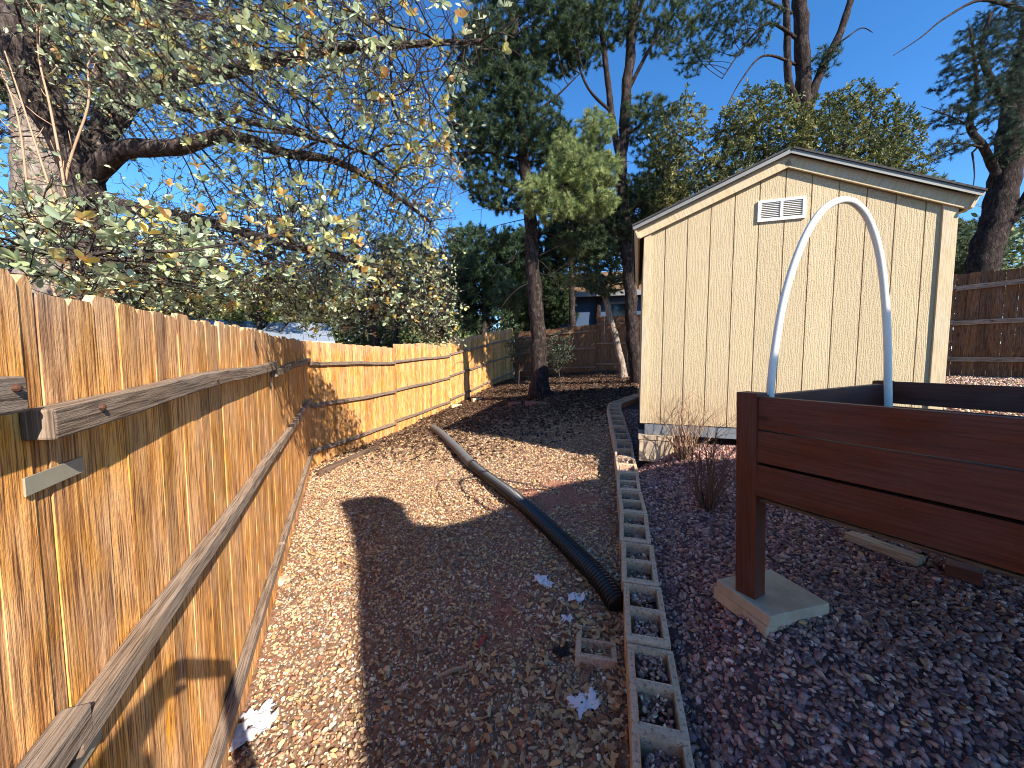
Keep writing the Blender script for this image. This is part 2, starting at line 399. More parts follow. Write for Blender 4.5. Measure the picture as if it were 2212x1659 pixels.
# ------------------------------------------------------------------ fences
def vec2(a, b):
    d = Vector((b[0]-a[0], b[1]-a[1], 0)); return d.normalized(), d.length
def add_up(o, z0, h):
    """share of the board's own height at each vertex, for the greyed tops"""
def panel(root, A, B, zA, zB, H, yard, w=.088, rails=(.25, .97, 1.52), rail_ext=(.0, .0), rh=.052, rp=.042, lift=(0, 0, 0), rail_pos=True, seed=0, dog=.014, mats=('picket', 'rail')):
    """one bay of close boards from A to B (plan) with three rails on the yard side"""
    rr = random.Random(seed); t, L = vec2(A, B); n = Vector(yard)
    mb = MB(); up = []
    x = 0
    while x < L-.01:
        ww = min(w*rr.uniform(.9, 1.12), L-x); k = (x+ww/2)/L
        zb = zA+(zB-zA)*k-.06; h = H+.06+rr.uniform(-.012, .012)
        g = .0006+rr.random()*.0016
        d1, d2 = dog*rr.uniform(.5, 1.4), dog*rr.uniform(.5, 1.4)
        poly = [(g, 0), (ww-g, 0), (ww-g+rr.uniform(-.002, .002), h-d1*1.1), (ww-g-d1*.9, h-.15*d1), (g+d2*.9, h-.15*d2), (g+rr.uniform(-.002, .002), h-d2*1.1)]
        o = Vector((A[0], A[1], zb))+t*x+n*rr.uniform(-.0015, .0015)
        tilt = Vector((0, 0, 1))+t*rr.uniform(-.002, .002)+n*rr.uniform(-.001, .001)
        k0 = mb.n
        mb.prism(o, t, tilt, n, poly, .016, rr.random())
        up += [p[1]/h for p in poly]*2
        x += ww
    bo = mb.build('board_panel', M[mats[0]], root)
    at = bo.data.attributes.new('up', 'FLOAT', 'POINT'); at.data.foreach_set('value', np.array(up, dtype=np.float32))
    for k, rz in enumerate(rails):
        mb = MB()
        a = Vector((A[0], A[1], zA+rz+lift[k]))+t*(-rail_ext[0])+n*(.016+rp/2+.003)
        c = Vector((B[0], B[1], zB+rz+lift[k]))+t*(rail_ext[1] if not isinstance(rail_ext[1], tuple) else rail_ext[1][k])+n*(.016+rp/2+.003)
        d = (c-a); ln = d.length; d.normalize(); up_ = n.cross(d)
        up_ = up_ if up_.z > 0 else -up_
        nseg = max(2, int(ln/.25)); rnd = rr.random(); ru = rr.random()*20
        # slightly bowed and worn bar, uv along its length
        vs = []; fs = []; uvs = []
        for i in range(nseg+1):
            q = a+d*ln*i/nseg+up_*(.006*math.sin(i*.9+rz*7))+n*rr.uniform(-.001, .001)
            for sx, sz in ((-1, -1), (1, -1), (1, 1), (-1, 1)):
                vs.append(q+n*sx*rp*.5+up_*sz*rh*.5+up_*rr.uniform(-.0015, .0015))
        for i in range(nseg):
            for e in range(4):
                e2 = (e+1) % 4
                fs.append((i*4+e, i*4+e2, i*4+4+e2, i*4+4+e))
                y0, y1 = ln*i/nseg, ln*(i+1)/nseg
                uvs.append([(ru+e*.06, y0), (ru+e*.06+.06, y0), (ru+e*.06+.06, y1), (ru+e*.06, y1)])
        fs += [(3, 2, 1, 0), tuple(nseg*4+j for j in range(4))]; uvs += [[(ru, 0), (ru+.05, 0), (ru+.05, .02), (ru, .02)]]*2
        mb.add(vs, fs, uvs, rnd)
        mb.build('rail', M[mats[1]], root, bevel=.004)
FA = .547; FS = -.431                                # near fence: X = -FA + FS*Y
def FX(y): return (-FA+FS*y, y)
yn = Vector((.918, .396, 0)).normalized()
left = empty('wooden_fence', (-2.0, 3.4, CAMH-1.62), 'sunlit orange-brown board fence with grey rails running down the yard under the oak', 'fence')
panel(left, FX(-1.1), FX(.66), CAMH-1.67, CAMH-1.665, 1.795, yn, rails=(.25, 1.01, 1.615), rail_ext=(0, (-.04, -.03, -.115)), seed=3)
panel(left, FX(.661), FX(2.66), CAMH-1.665, CAMH-1.62, 1.785, yn, rails=(.25, .985, 1.56), rail_ext=(.065, .04), seed=4)
panel(left, FX(2.661), FX(5.25), CAMH-1.60, CAMH-1.54, 1.75, yn, rails=(.24, .95, 1.49), seed=5)
pts = [(-2.81, 5.27), (-2.42, 7.85), (-1.70, 10.4), (-.95, 12.35), (.02, 14.4)]
zz = [-1.54, -1.575, -1.40, -1.10, -.80]
for i in range(4):
    t, L = vec2(pts[i], pts[i+1]); n = Vector((t.y, -t.x, 0))
    zo = (.0, .03, .02, 0)[i]
    panel(left, pts[i], (pts[i+1][0]-t.x*.004, pts[i+1][1]-t.y*.004), CAMH+zz[i]+zo, CAMH+zz[i+1]-zo, (1.76, 1.80, 1.83, 1.85)[i], n, rails=(.22, .86, 1.45), w=.1, seed=20+i, mats=('picket', 'rail'))
# galvanised rail brackets and screw heads
def bracket(p, t, n, root, w=.12):
    mb = MB(); mb.box(p, t, n, (0, 0, 1), w, .003, .03, .5)
    mb.build('bracket', M['zinc'], root)
tf = Vector((FS, 1, 0)).normalized()
q = Vector((*FX(.665), CAMH-1.665+1.455)); bracket(q+yn*.022, tf, yn, left, .15)
q = Vector((*FX(2.66), CAMH-1.62+1.43)); bracket(q+yn*.022, tf, yn, left, .06)
q = Vector((*FX(.66), CAMH-1.665+.905)); bracket(q+yn*.022, tf, yn, left, .14)
for y, z in ((.72, 1.562), (.53, 1.615), (1.4, 1.576), (2.3, 1.595)):
    mb = MB(); q = Vector((*FX(y), CAMH-1.66+z))+yn*.066
    mb.tube([q-yn*.006, q+yn*.001, q+yn*.003], [.006, .006, .003], 8)
    mb.build('screw', M['rust'], left)

rear = empty('wooden_fence', (2.5, 13.2, CAMH-.6), 'board fence with shade painted into its brown colour at the back of the yard in front of the blue house', 'fence')
rp = [(.1, 14.5), (1.9, 13.9), (2.95, 13.5), (5.3, 12.9), (7.6, 12.2)]
rzv = [-.80, -.66, -.60, -.55, -.48]; rH = [1.70, 1.72, 2.0, 2.0]
for i in range(4):
    t, L = vec2(rp[i], rp[i+1]); n = Vector((t.y, -t.x, 0))
    panel(rear, rp[i], (rp[i+1][0]-t.x*.004, rp[i+1][1]-t.y*.004), CAMH+rzv[i], CAMH+rzv[i+1], rH[i], n, rails=(.25, .9, 1.5) if i < 2 else (.35, 1.05, 1.72), w=.13, seed=40+i, mats=('picket_shaded', 'rail_shaded'))
right = empty('wooden_fence', (8.6, 7.0, CAMH-.35), 'board fence with shade-toned boards and three pale rails at the far right behind the shed', 'fence')
rp = [(6.95, 9.15), (8.2, 7.2), (9.5, 5.17), (10.8, 3.14)]
for i in range(3):
    t, L = vec2(rp[i], rp[i+1]); n = Vector((t.y, -t.x, 0))
    panel(right, rp[i], (rp[i+1][0]-t.x*.004, rp[i+1][1]-t.y*.004), CAMH-.37, CAMH-.35, 1.87, n, rails=(.32, .98, 1.62), w=.14, seed=60+i, rh=.085, mats=('picket_shaded', 'rail'))

# ------------------------------------------------------------------ shed
w_ = Vector((.951, -.3096, 0)).normalized(); d_ = Vector((.3096, .951, 0)).normalized(); nf = -d_; UP = Vector((0, 0, 1))
O = Vector((1.357, 4.05, 0)); W = 2.46; D = 3.0
zb = CAMH-.70; ze = CAMH+1.30; zp = CAMH+1.30+.50       # siding foot, wall top at the eaves, at the ridge
m, nt, b = new_mat('embossed_siding')
uv = N(nt, 'ShaderNodeUVMap').outputs[0]
wv = N(nt, 'ShaderNodeTexWave', bands_direction='X'); wv.inputs['Scale'].default_value = 7; wv.inputs['Distortion'].default_value = 14; wv.inputs['Detail'].default_value = 4; wv.inputs['Detail Scale'].default_value = 1.4
nt.links.new(mapping(nt, uv, (2.2, .35, 1)), wv.inputs['Vector'])
stip = noise_n(nt, mapping(nt, uv, (50, 26, 1)), 3, 4, .7)
h = mathn(nt, 'ADD', mathn(nt, 'MULTIPLY', wv.outputs['Fac'], .3), mathn(nt, 'MULTIPLY', stip, 1.3))
c = mix(nt, noise_n(nt, uv, 2.5, 5), lin(186, 164, 128), lin(199, 178, 142))
c = mix(nt, mathn(nt, 'MULTIPLY', ramp(nt, stip, [(.3, (1, 1, 1, 1)), (.5, (0, 0, 0, 1))]), .25), c, lin(150, 126, 88))
hv = N(nt, 'ShaderNodeHueSaturation'); nt.links.new(mathn(nt, 'ADD', mathn(nt, 'MULTIPLY', attr(nt, 'rnd'), .10), .95), hv.inputs['Value']); nt.links.new(c, hv.inputs['Color']); c = hv.outputs[0]
oc = N(nt, 'ShaderNodeTexCoord').outputs['Object']; sx_ = N(nt, 'ShaderNodeSeparateXYZ'); nt.links.new(oc, sx_.inputs[0])
spl = mathn(nt, 'MULTIPLY', mathn(nt, 'SUBTRACT', 1.22, sx_.outputs[2]), 3.2)       # dried mud splashed on the lowest hand's breadth
spl = mathn(nt, 'MINIMUM', mathn(nt, 'MAXIMUM', spl, 0.0), 1.0)
c = mix(nt, mathn(nt, 'MULTIPLY', mathn(nt, 'MULTIPLY', spl, ramp(nt, noise_n(nt, oc, 14, 8, .75), [(.42, (0, 0, 0, 1)), (.62, (1, 1, 1, 1))])), .55), c, lin(150, 118, 88))
nt.links.new(c, b.inputs['Base Color']); b.inputs['Roughness'].default_value = .75; b.inputs['Specular IOR Level'].default_value = .3
bump(nt, b, h, .9, .005); M['siding'] = m
M['trim'] = wood('tan_trim', lin(194, 172, 134), lin(172, 150, 114), lin(205, 185, 148), streak=.2, bumpd=.0015, var=.06, knots=False)
M['drip'] = plain('drip_edge', lin(128, 126, 120), .5, .2, .4, .08)
M['galv'] = plain('galvanised_skid', lin(140, 146, 152), .5, .6, .5, .35, 12)
M['shingle'] = rocky('asphalt_shingle', lin(52, 50, 50), lin(84, 82, 80), 30, .006)
shed = empty('garden_shed', O+w_*W/2+d_*D/2+UP*(CAMH-.9), 'tan grooved-siding garden shed with a gable roof beside the block edging', 'shed')
def roofz(x): return ze+(zp-ze)*(1-abs(x-W/2)/(W/2))
mb = MB()
mb.prism(O+UP*0+d_*.012, w_, UP, d_, [(0.01, zb+.01), (W-.01, zb+.01), (W-.01, ze), (W/2, zp), (.01, ze)], .03, .5)
bw = W/12
for i in range(12):
    g = .0045
    x0, x1 = i*bw+(g if i else 0), (i+1)*bw-(g if i < 11 else 0)
    poly = [(x0, zb), (x1, zb), (x1, roofz(x1)), (x0, roofz(x0))]
    mb.prism(O, w_, UP, d_, poly, .012, random.random())
k0 = len(mb.mi)
for i in range(1, 12):
    for k in range(7):
        q = O+w_*(i*bw+.022)+UP*(zb+.05+k*.30+random.uniform(-.02, .02))
        if q.z < roofz(i*bw)-.1: mb.tube([q+nf*-.001, q+nf*.0015], [.0042, .0035], 6)
mb.mi[k0:] = [1]*(len(mb.mi)-k0)
mb.build('front_wall', [M['siding'], M['zinc']], shed)
mb = MB()
for i in range(15):
    mb.prism(O+d_*(i*.2+.044), d_, UP, w_, [(.003, zb), (.197, zb), (.197, ze), (.003, ze)], .012, random.random())
    mb.prism(O+w_*W+d_*(i*.2+.044), d_, UP, -w_, [(.003, zb), (.197, zb), (.197, ze), (.003, ze)], .012, random.random())
mb.box(O+w_*W/2+d_*D+UP*(zb+ze)/2, w_, d_, UP, W-.03, .02, ze-zb, .5)
mb.build('side_wall', M['siding'], shed)
for x, ww in ((.035, .07), (W-.05, .10)):
    mb = MB(); zt = roofz(x)-.02
    mb.box(O+w_*x+nf*.011+UP*((zb+zt)/2), w_, d_, UP, ww, .02, zt-zb, .5)
    mb.build('corner_trim', M['trim'], shed, bevel=.002)
sl = math.atan2(zp-ze, W/2)
for sgn in (-1, 1):
    # roof slope direction from ridge down
    dr = (w_*sgn*math.cos(sl)-UP*math.sin(sl)); nr = (w_*sgn*math.sin(sl)+UP*math.cos(sl))
    L = W/2/math.cos(sl)+.10; ridge = O+w_*W/2+UP*(zp+.012)
    mb = MB(); mb.box(ridge+dr*L/2+d_*(D/2-.02)+nr*.054, dr, d_, nr, L+.01, D+.165, .016, .5)
    roof = mb.build('roof', M['shingle'], shed)
    mb = MB()      # rake board under the drip edge
    mb.prism(ridge+nf*.02, dr, nr, nf, [(.0 if sgn < 0 else .0, -.085+.0), (L-.01, -.085), (L-.01, .02), (0, .02)], .022, .5)
    rb = mb.build('rake_board', M['trim'], shed, bevel=.002)
    mb = MB(); mb.box(ridge+dr*L/2+nf*.045+nr*.039, dr, d_, nr, L+.012, .09, .012, .5)
    mb.box(ridge+dr*L/2+nf*.088+nr*.026, dr, d_, nr, L+.012, .006, .034, .5)
    mb.build('drip_edge', M['drip'], shed)
    mb = MB(); e = ridge+dr*(L-.012)
    mb.box(e+d_*(D/2-.02)+nr*-.03, dr, d_, nr, .02, D+.1, .10, .5)
    mb.build('eave_board', M['trim'], shed)
# louvred gable vent
va = P(1630, 458, 3.78); vx = (va-O).dot(w_)
vx = 1.20; vz = CAMH+1.36
vent = MB(); VW, VH = .385, .195
for (px, pz, sx, sz) in ((0, VH/2-.012, VW, .024), (0, -VH/2+.012, VW, .024), (-VW/2+.014, 0, .028, VH-.048), (VW/2-.014, 0, .028, VH-.048), (0, 0, .022, VH-.048)):
    vent.box(O+w_*(vx+px)+UP*(vz+pz)+nf*.010, w_, d_, UP, sx, .02, sz, .5)
vo = vent.build('gable_vent', M['white_paint'], shed, bevel=.002)
for sx in (-1, 1):
    mb = MB()
    for k in range(9):
        c0 = O+w_*(vx+sx*.094)+UP*(vz-.066+k*.0165)+nf*.008
        a_ = R(35); mb.box(c0, w_, d_*math.cos(a_)+UP*math.sin(a_), UP*math.cos(a_)-d_*math.sin(a_), .158, .018, .0025, .5)
    mb.build('louvres', M['white_paint'], vo)
mb = MB(); mb.box(O+w_*(W/2+.02)+d_*.03+UP*(zb-.062), w_, d_, UP, W-.06, .04, .115, .5); mb.build('skid', M['galv'], shed, bevel=.003)
mb = MB()
for k in (.25, 1.2, 2.2): mb.box(O+w_*k+d_*D/2+UP*(zb-.065), w_, d_, UP, .09, D-.12, .11, .5)
mb.build('floor_joists', M['dark_lumber'], shed)
p0 = O+w_*.16+d_*.12
for k, (dx_, zt, lab) in enumerate(((0, zb-.122, 'upper grey pier slab under the front left corner of the shed'), (.01, zb-.18, 'lower grey pier slab half sunk in gravel at the shed corner'))):
    mb = MB(); th_ = (.055, .22)[k]; mb.box(p0+w_*dx_+UP*(zt-th_/2), w_, d_, UP, .34, .30, th_, .5, jit=.003)
    tag(mb.build('pier_slab', M['slab'], None, bevel=.004), lab, 'paver', 'pier slabs under the shed')

# ------------------------------------------------------------------ raised planter
A = Vector((1.085, 1.735, 0)); fd = Vector((.51, -.86, 0)).normalized(); sdv = Vector((.86, .51, 0)).normalized(); on = -sdv
pl = empty('raised_planter', A+fd*.5+sdv*.8+UP*(CAMH-1.16), 'dark red-brown stained raised wooden planter standing on a concrete pad at the right', 'planter')
PL, PW = 1.62, 1.05; ps = .089
padz = CAMH-1.105
for (i, j) in ((0, 0), (1, 0), (0, 1), (1, 1)):
    q = A+fd*(PW*i)+sdv*(PL*j); zt = CAMH-.160; zf = padz if not (i or j) else gz(q.x, q.y)
    mb = MB(); hh = zt-zf; ax_ = (UP-Vector((.034, .0, 0))/hh*(not (i or j))).normalized(); mb.box(q+UP*((zt+zf)/2)+Vector((.017, 0, 0))*(not (i or j)), fd, sdv, ax_, ps, ps, hh, None)
    mb.build('leg', M['redwood'], pl, bevel=.004)
for k in range(3):
    zt = CAMH-.175-k*.148; hh = .143
    for j, jo in ((0, -1), (1, 1)):       # long-view faces: front and back
        mb = MB(); q = A+sdv*(PL*j-jo*-.0)+fd*(PW/2)+sdv*(-.012 if j == 0 else .012)+UP*(zt-hh/2-.004*(k == 2))
        if j == 1 and k == 0: q = q+UP*.012
        mb.box(q, fd, sdv, UP, PW-ps-.002, .036, hh-(.004 if k else 0), None)
        if j == 0:
            k0 = len(mb.mi)
            for e_ in (-PW/2+ps*.5+.03, PW/2-ps*.5-.03, 0.0):
                for zz_ in (-.04, .038):
                    p_ = q+fd*(e_+random.uniform(-.006, .006))+UP*(zz_+random.uniform(-.006, .006))+on*.018
                    mb.tube([p_-on*.002, p_+on*.0012], [.0045, .004], 8)
            mb.mi[k0:] = [1]*(len(mb.mi)-k0)
        mb.build('side_board', [M['redwood'], M['rust']], pl)
    for j in (0, 1):
        mb = MB(); q = A+fd*(PW*j)+sdv*(PL/2)+UP*(zt-hh/2)
        mb.box(q, sdv, fd, UP, PL-ps-.002, .036, hh-.006, None)
        mb.build('end_board', M['redwood'], pl, bevel=.003)
for k in range(2):
    mb = MB(); mb.box(A+fd*(PW/2)+on*(.004+.008*k)+sdv*.03+UP*(CAMH-.626-k*.016), fd, sdv, UP, PW-ps-.004, .03, .013, None)
    mb.build('edge_strip', M['dark_lumber'], pl)
mb = MB(); mb.box(A+fd*PW/2+sdv*PL/2+UP*(CAMH-.60), fd, sdv, UP, PW-.08, PL-.08, .02, .5); mb.build('floor_board', M['dark_lumber'], pl)
# soil inside
mb = MB(); mb.box(A+fd*PW/2+sdv*PL/2+UP*(CAMH-.49), fd, sdv, UP, PW-.05, PL-.05, .19, .5)
M['soil'] = rocky('planter_soil', lin(50, 36, 28), lin(84, 62, 48), 20, .02)
tag(mb.build('planter_soil', M['soil'], None), 'dark potting soil filling the raised planter', 'soil', kind='stuff')
# pads
def at_z(dx, dy, z):
    p = P(dx, dy, 1.0)-Vector((0, 0, CAMH)); return Vector((0, 0, CAMH))+p*((z-CAMH)/p.z)
for k, (z0, th, cor, lab) in enumerate(((padz, .055, ((1553, 1253), (1667, 1336), (1788, 1298), (1660, 1226)), 'upper beige concrete paver under the planter leg'),
                                        (padz-.055, .06, ((1548, 1273), (1662, 1358), (1784, 1322), (1655, 1240)), 'lower beige concrete paver resting on gravel beneath the planter leg'))):
    q = [at_z(*c_, z0) for c_ in cor]; mb = MB()
    ctr = sum(q, Vector())/4; e1 = ((q[1]-q[0])+(q[2]-q[3]))/2; e2 = ((q[3]-q[0])+(q[2]-q[1]))/2
    u1 = e1.normalized(); u2 = Vector((-u1.y, u1.x, 0))
    mb.box(ctr-UP*th/2, u1, u2, UP, e1.length, abs(e2.dot(u2)), th, .5, jit=.002)
    tag(mb.build('concrete_paver', M['slab'], None, bevel=.005), lab, 'paver', 'pavers under the planter leg')
# hoop
hp = [(1664, 905), (1664, 850), (1668, 800), (1676, 740), (1690, 660), (1712, 580), (1740, 510), (1770, 462), (1798, 439), (1825, 432), (1850, 441), (1874, 470), (1893, 520), (1905, 580), (1913, 660), (1917, 740), (1918, 810), (1919, 880), (1919, 950)]
pts3 = [P(x, y, 1.79+(x-1664)/255*.16) for x, y in hp]
def smooth(pts, n=4):
    out = []
    for i in range(len(pts)-1):
        a, b_, c_, d = pts[max(i-1, 0)], pts[i], pts[i+1], pts[min(i+2, len(pts)-1)]
        for k in range(n):
            t = k/n
            out.append(.5*((2*b_)+(c_-a)*t+(2*a-5*b_+4*c_-d)*t*t+(3*b_-a-3*c_+d)*t**3))
    out.append(pts[-1]); return out
mb = MB(); mb.tube(smooth(pts3), .0165, 14)
tag(mb.build('pipe_hoop', M['pvc'], None, smooth=True), 'white plastic pipe bent into a tall arch over the planter', 'hoop')
# lumber and bits under the planter
def lumber(name, a, b_, w, h, mat, lab, cat='board', lift=0):
    a = Vector(a); b_ = Vector(b_); d = (b_-a); L = d.length; d.normalize(); s2 = d.cross(UP).normalized(); u2 = s2.cross(d)
    mb = MB(); mb.box((a+b_)/2+u2*(h/2+lift), d, s2, u2, L, w, h, None)
    return tag(mb.build(name, mat, None, bevel=.003), lab, cat)
def onG(dx, dy, Y, dz=0):
    p = P(dx, dy, Y); p.z = gz(p.x, p.y)+dz; return p
def hit(dx, dy, dz=0):
    """where the ray through (dx, dy) meets the ground"""
    lo, hi = .5, 30
    f = lambda Y: P(dx, dy, Y).z-gz(P(dx, dy, Y).x, Y)
    Y = .6
    while Y < 30 and f(Y) > 0: Y += .1
    lo, hi = Y-.1, Y
    for _ in range(20):
        mid = (lo+hi)/2
        if f(mid) > 0: lo = mid
        else: hi = mid
    p = P(dx, dy, lo); p.z = gz(p.x, p.y)+dz; return p
lumber('lumber_board', hit(1832, 1163), hit(1990, 1222), .085, .045, M['raw_lumber'], 'short pale board lying on gravel under the planter')
lumber('wood_block', hit(2040, 1240), hit(2120, 1262), .09, .07, M['redwood'], 'brown wood block on the gravel under the planter edge', 'wood block')
lumber('lumber_board', hit(690, 1030), hit(815, 972), .05, .09, M['dark_lumber'], 'dark weathered board lying along the foot of the sunny fence')

# ------------------------------------------------------------------ concrete blocks
def block_mesh(mb, L=.388, Wd=.205, H=.19, wall=.029):
    xs_ = [-L/2, -L/2+wall, -wall/2, wall/2, L/2-wall, L/2]; ys_ = [-Wd/2, -Wd/2+wall, Wd/2-wall, Wd/2]
    c1 = (xs_[1], xs_[2]); c2 = (xs_[3], xs_[4]); ch = .012
    def quad(a, b_, c_, d, u): mb.add([a, b_, c_, d], [(0, 1, 2, 3)], [u], .5)
    # outer shell and top ring: one welded grid with the two cells cut out
    idx = {}; vs = []
    def v(x, y, z):
        k = (round(x, 5), round(y, 5), round(z, 5))
        if k not in idx: idx[k] = len(vs); vs.append(k)
        return idx[k]
    fs = []
    for z, fl in ((H, False), (0, True)):
        for i in range(5):
            for j in range(3):
                if j == 1 and i in (1, 3): continue
                q = [v(xs_[i], ys_[j], z), v(xs_[i+1], ys_[j], z), v(xs_[i+1], ys_[j+1], z), v(xs_[i], ys_[j+1], z)]
                fs.append(q[::-1] if fl else q)
    for i in range(5):
        fs.append([v(xs_[i], ys_[0], 0), v(xs_[i+1], ys_[0], 0), v(xs_[i+1], ys_[0], H), v(xs_[i], ys_[0], H)])
        fs.append([v(xs_[i+1], ys_[3], 0), v(xs_[i], ys_[3], 0), v(xs_[i], ys_[3], H), v(xs_[i+1], ys_[3], H)])
    for j in range(3):
        fs.append([v(xs_[0], ys_[j+1], 0), v(xs_[0], ys_[j], 0), v(xs_[0], ys_[j], H), v(xs_[0], ys_[j+1], H)])
        fs.append([v(xs_[5], ys_[j], 0), v(xs_[5], ys_[j+1], 0), v(xs_[5], ys_[j+1], H), v(xs_[5], ys_[j], H)])
    for i in (1, 3):
        x0, x1, y0, y1 = xs_[i], xs_[i+1], ys_[1], ys_[2]
        ring = [(x0, y0), (x1, y0), (x1, y1), (x0, y1)]
        for k in range(4):
            a, b_ = ring[k], ring[(k+1) % 4]
            fs.append([v(a[0], a[1], H), v(b_[0], b_[1], H), v(b_[0], b_[1], 0), v(a[0], a[1], 0)][::-1])
    mb.add(vs, fs, None, .5)
bm0 = MB(); block_mesh(bm0); proto = bm0.build('cinder_block', M['concrete'], None, bevel=.005)
CELLS = []
labels = ['nearest grey cinder block cut off by the bottom of the photo', 'second cinder block from the bottom, leaves and a shiny bit in its holes', 'third cinder block from the near end, beside the black rag', 'fourth cinder block from the near end, where the black pipe ends',
          'fifth cinder block from the near end, level with the planter leg', 'sixth cinder block from the near end of the edging', 'seventh cinder block, beside the front of the red sand heap', 'eighth cinder block, beside the middle of the red sand heap',
          'ninth cinder block, beside the back of the red sand heap', 'tenth cinder block, sunlit and full of pink gravel in front of the shed', 'eleventh cinder block, beside the front corner of the shed', 'twelfth cinder block, just past the shed corner', 'thirteenth cinder block, at the start of the bend',
          'fourteenth cinder block, in the tightest part of the bend', 'fifteenth cinder block, just after the bend', 'sixteenth cinder block, curving towards the shed side', 'farthest visible cinder block, slipping behind the shed']
k = 0
for a, b_ in zip(PATH[1:-1], PATH[2:]):
    c0 = (a+b_)/2; d = b_-a; L = d.length
    if k == 0: o = proto
    else: o = proto.copy(); COL.objects.link(o)
    yaw = math.atan2(d.y, d.x)+random.uniform(-.03, .03); pit = -math.asin(max(-1, min(1, d.z/L)))
    o.location = c0+UP*(-.19+random.uniform(-.006, .006)); o.rotation_euler = (random.uniform(-.015, .015), pit*.9, yaw)
    sc = min(1, (L-.004)/.388) if L < .392 else min(1.04, (L-.006)/.388); o.scale = (sc, 1, 1)
    tag(o, labels[k], 'cinder block', 'cinder blocks edging the gravel bed')
    for s_ in (-1, 1): CELLS.append((c0+d.normalized()*s_*.095*sc, yaw, (.02 if k == 9 else .030+.025*random.random())))
    k += 1
# buried block and brick by the pipe end
o = proto.copy(); COL.objects.link(o); q = hit(1287, 1400); o.location = (q.x, q.y, q.z-.16); o.rotation_euler = (0, .04, R(78)); o.scale = (.62, 1, 1)
tag(o, 'half buried cinder block beside the edging below the pipe mouth', 'cinder block')
for i, (dx, dy, yaw, lab, mt) in enumerate(((985, 880, .55, 'pale brick lying against the foot of the fence', 'slab'), (1030, 866, .5, 'second pale brick further along the fence foot', 'slab'), (1112, 876, .1, 'pinkish brick lying in leaf litter left of the pine trunk', 'sandstone'), (1150, 876, .03, 'half hidden pinkish brick just in front of the pine trunk', 'sandstone'))):
    q = hit(dx, dy); mb = MB(); mb.box((0, 0, .03), (1, 0, 0), (0, 1, 0), UP, .30, .12, .1, .5, jit=.004)
    o = mb.build('garden_brick', M[mt], None, bevel=.006); o.location = q; o.rotation_euler = (random.uniform(-.05, .05), 0, yaw)
    tag(o, lab, 'brick', 'loose bricks on the ground')

# ------------------------------------------------------------------ drain pipe
px = [(1337, 1325), (1290, 1262), (1235, 1205), (1170, 1140), (1110, 1085), (1065, 1050), (1022, 1015), (985, 975), (955, 945), (935, 930)]
cen = [hit(x, y) for x, y in px]
for i, c0 in enumerate(cen): c0.z += .055-.01*(i == 0)
cs = smooth(cen, 14)
pipe = empty('drain_pipe', cen[4]-UP*.05, 'black corrugated drain pipe lying across the gravel with a grey sleeve at its far end', 'pipe')
Ls = [0]
for i in range(1, len(cs)): Ls.append(Ls[-1]+(cs[i]-cs[i-1]).length)
tot = Ls[-1]; cut = Ls[6*14]+.05
def along(s):
    i = 1
    while i < len(Ls)-1 and Ls[i] < s: i += 1
    t = (s-Ls[i-1])/max(1e-6, Ls[i]-Ls[i-1]); return cs[i-1].lerp(cs[i], t)
pp = []; rr_ = []; s_ = 0; j = 0
while s_ < cut:
    for q, r in ((0, .056), (.006, .065), (.014, .065), (.020, .056)):
        pp.append(along(s_+q)); rr_.append(r)
    s_ += .0255
mb = MB(); mb.tube(pp, rr_, 18); mb.build('corrugated_pipe', M['drain'], pipe)
pp = []; rr_ = []; s_ = cut-.06
while s_ < tot:
    pp.append(along(s_)); rr_.append(.064+.0015*math.sin(s_*31)+.001*math.sin(s_*77)); s_ += .02
mb = MB(); mb.tube(pp, rr_, 18); mb.build('sleeve', M['sleeve'], pipe, smooth=True)
mb = MB(); mb.tube([along(cut-.07), along(cut-.05), along(cut-.03)], [.067, .071, .067], 18); mb.build('tie', M['drain'], pipe)
